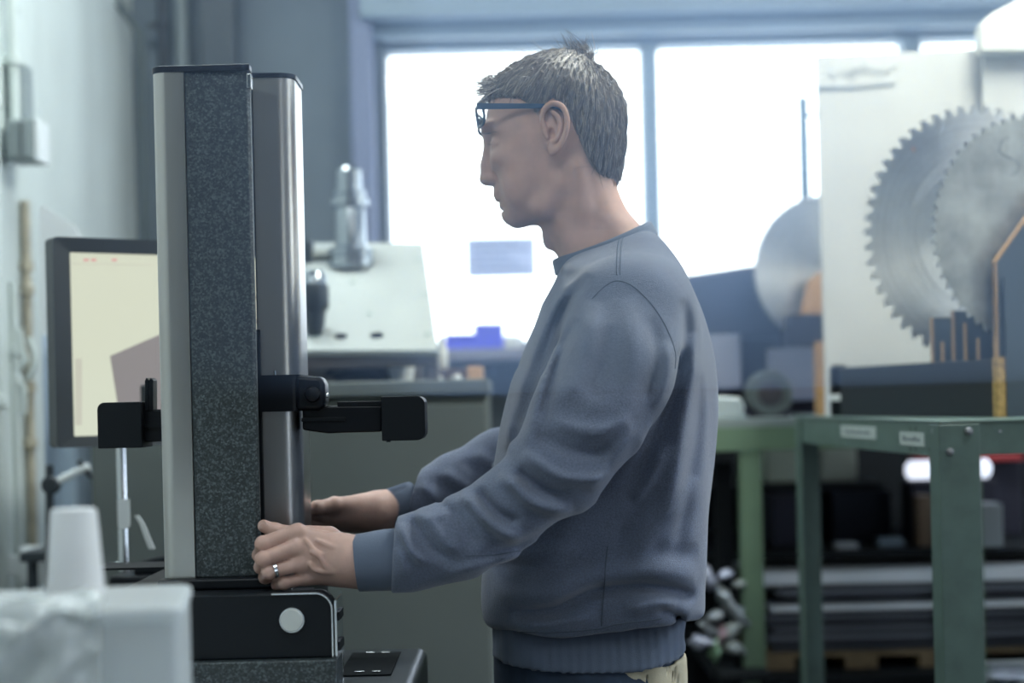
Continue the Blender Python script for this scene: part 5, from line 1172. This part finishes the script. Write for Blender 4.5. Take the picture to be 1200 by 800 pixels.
# front tuft and cowlick
for i in range(220):
    y = rnd.gauss(0, .022); a = W(rnd.uniform(574, 590), rnd.uniform(92, 112), PD); a.y += y
    dx = rnd.uniform(-.034, -.008); dz = rnd.uniform(-.026, .006) if i % 3 else rnd.uniform(-.004, .006)
    pts = [a + Vector((dx * t, 0, dz * t * t)) for t in (0, .25, .5, .75, 1)]
    strand(strands[i % 3], pts, .00075)
for i in range(200):
    a = W(rnd.gauss(684, 9), rnd.uniform(66, 72), PD); a.y += rnd.gauss(0, .012)
    h_ = rnd.uniform(.008, .042) * rnd.uniform(.6, 1); b_ = rnd.gauss(-.015, .013)
    if i % 7 == 0: b_ = rnd.uniform(.004, .022); h_ *= .6
    pts = [a + Vector((b_ * t * t, 0, h_ * t)) for t in (0, .25, .5, .75, 1)]
    strand(strands[i % 3], pts, .00072)
for i in range(160):                              # nape
    a = W(rnd.uniform(700, 726), rnd.uniform(192, 205), PD); s_ = rnd.choice((-1, 1)); a.y += s_ * rnd.uniform(0, .03)
    q = hb.find_nearest(a); a = q[0] + q[1] * .001
    pts = [a + Vector((.001 * t, 0, -.012 * t)) + q[1] * .0008 * t for t in (0, .3, .6, .8, 1.15)]
    strand(strands[i % 3], pts, .0004)
for i in range(110):                              # eyebrows
    s_ = -1 if i % 2 else 1; t = rnd.random(); a = Vector(n_(568 + 16 * t * t + rnd.gauss(0, .5), 156 + 1.5 * math.sin(t * 3) + 4 * t * t + rnd.gauss(0, .8), s_ * (.014 + .034 * t)))
    q = BV.find_nearest(a); a = q[0] + q[1] * .0003; d = Vector((.005 * t + .001, s_ * .005, -.0015))
    strand(strands[i % 2], [a, a + d * .5 + q[1] * .001, a + d], .00022)
for i in range(50):                               # lashes
    s_ = -1 if i % 2 else 1; t = rnd.random(); a = Vector(n_(574.5 + 8 * t, 171.5 + 2.5 * t, s_ * (.022 + .023 * t)))
    strand(strands[0], [a, a + Vector((-.0035, s_ * .0008, -.001)), a + Vector((-.0075, s_ * .0015, -.0015))], .00022)
for k_, mb in enumerate(strands):
    o = mb.build('hair_strands', m_hair[k_], hair, smooth=True)

# ---------------- spectacles
g0 = empty('spectacles', W(600, 138, PD)); attach(g0, man); g0['label'] = 'dark blue narrow spectacles'
for s in (-1, 1):
    mb = MB(); fr = []
    for i in range(28):
        a = 2 * math.pi * i / 28; ca, sa = math.cos(a), math.sin(a)
        yy = .0265 * np.sign(ca) * abs(ca)**.55; zz = .0135 * np.sign(sa) * abs(sa)**.6
        wrap = .010 * ((yy + .0265) / .053)**2
        p = Vector(n_(559.5, 142)); p.y = PD + s * (.034 + yy); p.x += wrap + .0015 * (-zz / .0135) ; p.z += zz
        fr.append(p)
    mb.tube(fr, .0019, 6, closed=True); mb.build('lens_rim', m_spec, g0, smooth=True)
    lm = MB(); n = len(fr); cc = sum(fr, Vector()) / n
    lm.add([cc + Vector((-.0022, 0, 0))] + fr + [cc + Vector((-.0007, 0, 0))] + [p + Vector((.0012, 0, 0)) for p in fr],
           [(0, 1 + i, 1 + (i + 1) % n) for i in range(n)] + [(n + 1, n + 2 + (i + 1) % n, n + 2 + i) for i in range(n)] + [(1 + i, n + 2 + i, n + 2 + (i + 1) % n, 1 + (i + 1) % n) for i in range(n)])
    lm.build('lens', m_glass, g0, smooth=True)
    tp = MB(); A = Vector(n_(560, 133.5, s * .0645)); pts = crv([A, Vector(n_(572, 134.5, s * .0685)), Vector(n_(600, 135.5, s * .0765)), Vector(n_(634, 136.5, s * .0830)), Vector(n_(652, 138, s * .0820)), Vector(n_(664, 150, s * .0790))], 6)
    hh = [.0046 - .0024 * i / len(pts) for i in range(len(pts))]
    vs = []; fs = []
    for p, h_ in zip(pts, hh):
        for dy, dz in ((-.001, -h_), (.001, -h_), (.001, h_), (-.001, h_)): vs.append(Vector(p) + Vector((0, dy, dz)))
    for i in range(len(pts) - 1):
        for q in range(4): fs.append((i * 4 + q, i * 4 + (q + 1) % 4, i * 4 + 4 + (q + 1) % 4, i * 4 + 4 + q))
    fs += [(0, 1, 2, 3), tuple(len(vs) - 4 + q for q in (3, 2, 1, 0))]
    tp.add(vs, fs).build('temple', m_spec, g0, bevel=.0005)
    MB().tube([Vector(n_(559.5, 137, s * .008)), Vector(n_(560.5, 141, s * .0085)), Vector(n_(563.5, 144, s * .010))], [.0008, .0012, .0026], 8).build('nose_pad', m_spec, g0, smooth=True)
MB().tube([Vector(n_(559, 137, y)) + Vector((-.0012 * (1 - (y / .009)**2), 0, .002 * (1 - (y / .009)**2))) for y in (-.009, -.004, 0, .004, .009)], .0018, 8).build('bridge', m_spec, g0, smooth=True)

# ---------------- sweatshirt
TORSO = [(656,312),(650,330),(636,357),(617,397),(602,440),(590,490),(580,540),(573,590),(566,640),(562,690),(564,718),(572,738),(574,790),(574,860),(804,860),(803,790),(802,752),(812,738),(821,715),(821,690),(826,650),(831,590),(834,520),(834,465),(830,420),(820,375),(808,343),(792,304),(768,268),(735,270),(700,285),(672,300)]
TW = zramp([(262,.060),(280,.082),(300,.115),(322,.160),(345,.185),(400,.192),(480,.185),(600,.180),(700,.183),(735,.172),(860,.165)], 700)
TR = zramp([(262,.050),(300,.075),(350,.110),(600,.125),(720,.110),(860,.110)], 700)
SV = Vol((W(440, 0, 2.09).x, 1.98, W(700, 800, PD).z - .02), (W(855, 0, PD).x, 2.80, W(700, 250, PD).z), .0042)
inflate(SV, TORSO, TW, TR, PD, p=2.5, k=.02, blur=5)
SV.ell(m_(742, 362, 2.215), (.068, .072, .068), .05)                                    # near shoulder
SV.chain([m_(733, 372, 2.195), m_(720, 435, 2.150), m_(692, 492, 2.115), m_(655, 545, 2.095)], [.080, .079, .067, .054], .022)
SV.chain([m_(655, 545, 2.095), m_(600, 596, 2.098), m_(540, 630, 2.10), m_(500, 644, 2.103), m_(476, 652, 2.104), m_(462, 655, 2.105)], [.054, .048, .0475, .044, .0405, .036], .02)
SV.ell(m_(725, 362, 2.505), (.068, .072, .068), .05)
SV.chain([m_(715, 372, 2.525), m_(690, 450, 2.56), m_(650, 530, 2.58)], [.078, .072, .060], .022)
SV.chain([m_(650, 530, 2.58), m_(590, 545, 2.56), m_(530, 568, 2.52), m_(500, 582, 2.50), m_(485, 587, 2.49)], [.060, .050, .040, .034, .028], .02)
# open the neck
SV.chain([n_(640, 225), n_(672, 262), n_(704, 288)], [.045, .050, .050], .006, 'cut')
# clip sleeves at the cuffs and the body at the waistband
X, Y, Z = SV.ax[0][:, None, None], SV.ax[1][None, :, None], SV.ax[2][None, None, :]
def plane(p, n):
    n = Vector(n).normalized(); p = Vector(p); return (X - p.x) * n.x + (Y - p.y) * n.y + (Z - p.z) * n.z
pn, pf = W(463, 655, 2.105), W(484, 588, 2.49)
cutn = smax(plane(pn, (-1, 0, .12)), (Y - 2.30) + 0 * X, .001); cutf = smax(plane(pf, (-1, 0, .28)), 2.30 - Y + 0 * X, .001)
SV.D = np.maximum(SV.D, np.minimum(np.minimum(-cutn * 0 + np.where(Y < 2.30, plane(pn, (-1, 0, .12)), -1), .3), .3))
SV.D = np.maximum(SV.D, np.where(Y >= 2.30, plane(pf, (-1, 0, .30)), -1))
hemx = [W(p, 0, PD).x for p in (560, 580, 640, 700, 720, 770, 803, 830)]
hemz = [W(p, q, 2.24).z for p, q in ((560,740),(580,740),(640,741),(700,737),(720,732),(770,725),(803,727),(830,730))]
hz_ = np.interp(SV.ax[0], hemx, hemz)[:, None, None]
SV.D = smax(SV.D, hz_ - Z + 0 * Y, .012)
# folds: (pixel polyline, height of ridge (+) or depth of crease (-) in m, half width in px)
def fold(vol, pts, amp, wid, D=2.12, ymax=2.34, ends=True):
    q = [(W(a, b, D).x, W(a, b, D).z) for a, b in [tuple(t) for t in crv(pts, 5)]]
    w_ = wid / FPX * D; xs = [a for a, _ in q]; zs = [b for _, b in q]; m = 3 * w_
    sl, P = vol.sub((min(xs) - m, vol.lo[1], min(zs) - m), (max(xs) + m, ymax, max(zs) + m))
    if sl is None: return
    d, T = seg_dist2(P[0][:, 0, :], P[2][:, 0, :], q)
    e = np.exp(-(d / w_)**2) * (np.clip(np.minimum(T, 1 - T) * 5, 0, 1)**.7 if ends else 1)
    vol.D[sl] -= (1.75 * amp * e)[:, None, :].astype(np.float32)
SL = 2.08
for pts, amp, wid in [
    # forearm near the cuff
    ([(470,612),(476,628),(486,645),(503,660)], .0075, 5), ([(480,606),(492,622),(508,640),(530,655)], -.0050, 5), ([(488,600),(505,610),(520,628),(540,645)], .0055, 6),
    ([(466,640),(474,655),(478,672)], .0040, 4), ([(510,590),(530,600),(545,618),(560,640)], -.0045, 6),
    ([(538,580),(552,588),(568,605),(590,622),(612,630)], .0085, 6.5), ([(560,572),(572,588),(590,602),(610,610)], -.0065, 6),
    ([(584,556),(602,566),(620,584),(645,594),(670,596)], .0095, 7.5), ([(605,548),(622,562),(640,572),(665,578)], -.0065, 6.5),
    ([(612,530),(632,542),(655,556),(690,560),(715,552)], .0070, 8), ([(628,508),(650,520),(680,530),(715,524)], -.0055, 8), ([(640,490),(668,500),(700,505),(738,492)], .0050, 9),
    ([(560,655),(600,640),(640,622),(680,600)], -.0035, 7), ([(520,672),(560,662),(610,648)], .0035, 7),
    ([(500,606),(515,602),(530,598)], .0030, 6),
    ([(690,575),(715,540),(740,500)], .0035, 8), ([(702,590),(722,560),(748,515)], -.0025, 7),
    # upper sleeve
    ([(735,345),(742,400),(738,450),(722,500)], .0035, 14), ([(765,370),(772,420),(760,470)], -.0035, 9), ([(700,350),(690,400),(676,440),(655,475)], .0045, 11), ([(715,380),(706,430),(690,470)], -.0030, 9),
    ([(676,372),(660,410),(646,450),(636,490)], -.0055, 7), ([(655,400),(640,440),(628,480),(616,520)], .0045, 8), ([(785,400),(780,440),(768,480)], .0045, 8)]:
    fold(SV, pts, amp, wid, SL, 2.26)
for pts, amp, wid in [
    # front of the body
    ([(668,318),(648,360),(632,400),(618,440),(606,490)], .0035, 8), ([(690,322),(664,360),(645,400),(632,440)], -.0040, 7), ([(640,350),(622,395),(606,445),(596,500)], -.0030, 7), 
    ([(612,430),(600,480),(592,530)], .0040, 8),
    # back and armpit
    ([(797,410),(792,450),(775,500),(755,545),(735,590)], -.0060, 9), ([(812,390),(812,440),(800,500),(790,560),(778,610)], .0070, 10), ([(800,352),(806,400),(798,440)], -.0040, 8),
    ([(824,440),(822,500),(812,560),(800,620),(790,660)], -.0045, 10), ([(745,590),(760,560),(785,520)], .0050, 9), ([(720,640),(745,600),(770,570)], -.0035, 9), 
    ([(740,650),(770,620),(800,590),(820,560)], .0035, 10),
    # sag above the waistband
    ([(600,722),(630,718),(653,714),(677,702),(705,692),(758,688),(800,696),(818,708)], -.0110, 8), ([(575,700),(620,698),(660,688),(700,674),(760,668),(822,680)], .0065, 13),
    ([(730,714),(765,706),(795,708)], .0060, 8), ([(770,716),(790,722),(806,732)], -.0060, 5), ([(590,735),(620,732),(660,728),(700,720)], .0045, 8),
    ([(566,660),(600,668),(650,664),(700,650)], -.0035, 10), ([(575,640),(620,650),(680,640)], .0030, 10),
    ([(760,640),(790,650),(822,650)], -.0030, 10)]:
    fold(SV, pts, amp, wid, 2.18, 2.50)
# far sleeve
for pts, amp, wid in [([(492,566),(505,575),(520,590)], .006, 6), ([(508,560),(522,570),(535,586)], -.005, 5), ([(520,550),(536,562),(556,575)], .007, 6), ([(540,540),(560,552),(575,565)], -.005, 6), ([(556,528),(572,540),(590,550)], .006, 6)]:
    q = [(W(a, b, 2.5).x, W(a, b, 2.5).z) for a, b in [tuple(t) for t in crv(pts, 5)]]
    sl, P = SV.sub((min(a for a, _ in q) - .03, 2.42, min(b for _, b in q) - .03), (max(a for a, _ in q) + .03, 2.78, max(b for _, b in q) + .03))
    d, T = seg_dist2(P[0][:, 0, :], P[2][:, 0, :], q)
    SV.D[sl] -= (amp * np.exp(-(d / (wid * .00125))**2) * np.clip(np.minimum(T, 1 - T) * 5, 0, 1))[:, None, :].astype(np.float32)
# soft cloth unevenness
rs = np.random.RandomState(3)
for i in range(14):
    kx, ky, kz = rs.normal(0, 26, 3); kz *= .5
    SV.D += (.00085 * np.sin(kx * X + ky * Y + kz * Z + rs.uniform(0, 6))).astype(np.float32)
shirt = SV.mesh('sweatshirt', m_cloth, man)
shirt['label'] = 'blue-grey cotton sweatshirt with folded sleeves'
sb = BVHTree.FromPolygons([tuple(v.co) for v in shirt.data.vertices], [tuple(p.vertices) for p in shirt.data.polygons])
def on_shirt(px, py, side=-1):
    """point of the sweatshirt seen along a sight line"""
    d = W(px, py, 1.0) - Vector((0, 0, EYE)); d.normalize()
    h = sb.ray_cast(Vector((0, 0, EYE)) , d)
    return (h[0], h[1]) if h[0] is not None else (None, None)
def seam(pts, r=.0009, off=.0002, nm='seam', m=None):
    out = []
    for q in crv(pts, 7):
        p, nr = on_shirt(*q)
        if p is not None and (not out or (p - out[-1]).length < .05): out.append(p + nr * off)
    if len(out) > 2: MB().tube(out, r, 6).build(nm, m or m_seam, shirt, smooth=True)
seam([(796,432),(796,410),(786,380),(772,357),(757,340),(740,327),(722,323),(706,331),(690,346),(674,368),(660,392),(648,420)])
seam([(791,432),(791,412),(781,384),(767,361),(753,345),(738,333),(722,329),(708,336),(694,350)], r=.0007)
seam([(727,275),(724,290),(723,306),(723,322)]); seam([(731,275),(728,290),(727,306),(727,322)], r=.0007)
seam([(712,640),(710,660),(708,690),(706,715),(705,733)])
seam([(545,651),(580,650),(610,645)], r=.0006)
# cuffs, waistband, neckband
def cuff(a, b, r1, r2, wr, pl):
    """ribbed tube: a is the open end"""
    a, b = Vector(a), Vector(b); t = (b - a).normalized(); L = (b - a).length
    u = Vector(pl).normalized(); u = (u - t * u.dot(t)).normalized(); v = t.cross(u)
    vs = []; fs = []; n = 144
    prof = [(0.004, r1 - .004), (-.0005, r1 - .0022), (-.001, r1 - .0006), (.001, r1), (L * .25, r1 + .0006), (L * .5, (r1 + r2) / 2 + .0006), (L * .75, r2 + .0004), (L, r2), (L + .004, r2 - .003)]
    for i in range(n):
        an = 2 * math.pi * i / n; rib = 0.0004 if i % 2 else -0.0004
        for q, (s_, r_) in enumerate(prof):
            rr_ = r_ + (rib if q > 2 else 0)
            vs.append(a + t * s_ + (u * math.cos(an) * wr + v * math.sin(an)) * rr_)
    k = len(prof)
    for i in range(n):
        j = (i + 1) % n
        for q in range(k - 1): fs.append((i * k + q, i * k + q + 1, j * k + q + 1, j * k + q))
    return MB().add(vs, fs).build('cuff', m_rib, shirt, smooth=True, angle=60)
cuff(m_(418.5, 659.5, 2.104), m_(465, 654.5, 2.105), .0352, .0372, 1.0, (0, 1, 0))
cuff(m_(456, 597, 2.48), m_(486, 587.5, 2.49), .0290, .0300, .9, (0, 1, 0))
BVv = Vol((W(560, 0, PD).x, PD - .22, W(700, 795, PD).z), (W(840, 0, PD).x, PD + .22, W(700, 715, PD).z), .0035)
BAND = [(578,700),(577,738),(574,760),(572,790),(571,860),(806,860),(806,790),(805,763),(799,745),(800,730),(806,700)]
inflate(BVv, BAND, zramp([(700,.170),(740,.170),(780,.176),(860,.176)], 700), lambda X, Z: .105 + 0 * X, PD, p=2.5)
X, Y, Z = BVv.ax[0][:, None, None], BVv.ax[1][None, :, None], BVv.ax[2][None, None, :]
hz2 = np.interp(BVv.ax[0], hemx, hemz)[:, None, None]
hx3 = [W(p, 0, PD).x for p in (560, 580, 640, 705, 730, 770, 806, 830)]; hz3 = [W(p, q, 2.24).z for p, q in ((560,777),(580,779),(640,783),(705,783),(730,780),(770,773),(806,765),(830,762))]
hb3 = np.interp(BVv.ax[0], hx3, hz3)[:, None, None]
outer = BVv.D.copy()
BVv.D = np.maximum(outer, -(outer + .0065))
BVv.D = smax(BVv.D, hb3 - Z + 0 * Y, .004); BVv.D = smax(BVv.D, Z - hz2 - .004 + 0 * Y, .004)
BVv.D += (.0006 * np.sin(X * 1300) * np.where(np.abs(Y - PD) > .09, 1, 0)).astype(np.float32)
wb = BVv.mesh('waistband', m_rib, shirt)
seam([(579,739),(610,740),(650,741),(700,737),(720,732),(750,728),(775,725)], r=.0008)
# neckband: a flat ribbed ring round the neck
A = np.array(n_(651, 312)); B = np.array(n_(764, 267)); C = (A + B) / 2; ua = (B - A) / 2; na = np.array([-ua[2], 0, ua[0]]); na = na / np.linalg.norm(na) * (1 if -ua[2] < 0 else 1)
na = na if na[2] > 0 else -na
mb = MB(); vs = []; fs = []; n = 160; prof = [(.0095, -.0010), (.0085, .0012), (.004, .0024), (-.003, .0034), (-.0105, .0048), (-.0125, .0022), (-.011, -.003), (0, -.003)]
for i in range(n):
    an = 2 * math.pi * i / n; cx_, sy_ = math.cos(an), math.sin(an)
    rad = np.array([ua[0] * cx_, .0655 * sy_, ua[2] * cx_]); base = C + rad - na * .0065 * abs(sy_)**2; out = rad / np.linalg.norm(rad)
    for s_, o_ in prof: vs.append(base + na * s_ + out * (o_ + (.0003 if i % 2 else -.0003)))
k = len(prof)
for i in range(n):
    j = (i + 1) % n
    for q in range(k): fs.append((i * k + q, i * k + (q + 1) % k, j * k + (q + 1) % k, j * k + q))
mb.add(vs, fs).build('neckband', m_rib, shirt, smooth=True, angle=60)

# ---------------- trousers and shoes
LV = Vol((W(560, 0, PD).x - .05, PD - .24, .03), (W(840, 0, PD).x + .05, PD + .24, W(700, 745, PD).z), .009)
inflate(LV, [(579,700),(578,790),(582,840),(600,880),(780,880),(798,840),(800,790),(799,700)], lambda X, Z: .158 + 0 * X, lambda X, Z: .10 + 0 * X, PD, p=2.4)
LV.D = np.maximum(LV.D, np.where(LV.ax[2] > W(700, 760, PD).z + .02, 1, -1)[None, None, :].astype(np.float32))
xh = W(690, 800, PD).x
for s in (-1, 1):
    LV.chain([(xh, PD + s * .085, .90), (xh - .01 - s * .02, PD + s * .10, .50), (xh + .02 - s * .04, PD + s * .11, .09)], [.100, .068, .058], .03)
trs = LV.mesh('trousers', m_jeans, man); trs['label'] = 'dark blue jeans'
# cream panel at the back of the waist
lp = MB(); pv = []
CV = Vol((W(700, 0, PD).x, PD - .24, W(700, 830, PD).z), (W(815, 0, PD).x, PD + .24, W(700, 755, PD).z), .004)
inflate(CV, [(577,700),(576,790),(580,840),(600,880),(780,880),(801,840),(803,790),(802,700)], lambda X, Z: .1625 + 0 * X, lambda X, Z: .10 + 0 * X, PD, p=2.4)
o_ = CV.D.copy(); X, Y, Z = CV.ax[0][:, None, None], CV.ax[1][None, :, None], CV.ax[2][None, None, :]
CV.D = np.maximum(o_, -(o_ + .006)); CV.D = smax(CV.D, W(707, 780, 2.2).x - X + 0 * Y, .003); CV.D = smax(CV.D, W(700, 822, PD).z - Z + 0 * Y, .003); CV.D = smax(CV.D, Z - W(700, 762, PD).z + 0 * Y, .003)
CV.D += (.0012 * np.sin(X * 160 + Z * 60)).astype(np.float32)
cp = CV.mesh('shirt_tail', m_cream, man); cp['label'] = 'cream cloth showing below the hem at the back'
seamj = MB().tube([W(675, y, 2.205) for y in (786, 800, 830)], .0015, 6); seamj.build('side_seam', m_seam, trs, smooth=True)
for s in (-1, 1):
    SH = Vol((xh - .28, PD + s * .12 - .07, -.01), (xh + .13, PD + s * .12 + .07, .14), .007)
    x0 = xh - s * .04
    SH.chain([(x0 + .04, PD + s * .115, .045), (x0 - .06, PD + s * .12, .042), (x0 - .17, PD + s * .125, .030)], [.042, .044, .034], .03)
    SH.cone((x0 + .025, PD + s * .115, .05), (x0 + .02, PD + s * .115, .10), .045, .047, .03)
    SH.D = np.maximum(SH.D, (.002 - SH.ax[2])[None, None, :].astype(np.float32) + 0 * SH.D)
    SH.mesh('shoe', m_shoe, man)

# ------------------------------------------------------------------ haze volume standing in for lens glare
hz_m = bpy.data.materials.new('lens_glare_haze'); hz_m.use_nodes = True; nt_ = hz_m.node_tree; nt_.nodes.remove(nt_.nodes['Principled BSDF'])
vs_ = nt_.nodes.new('ShaderNodeVolumeScatter'); vs_.inputs['Color'].default_value = (.36, .56, 1, 1); vs_.inputs['Density'].default_value = .115; vs_.inputs['Anisotropy'].default_value = .82
nt_.links.new(vs_.outputs[0], nt_.nodes['Material Output'].inputs['Volume'])
hzo = MB().box(-.16, XR - .003, -1.6, 3.9, 1.33, ZC - .06).build('haze', hz_m)
tag(hzo, 'thin blue-white haze volume standing in for lens glare around the windows', 'haze', kind='stuff')
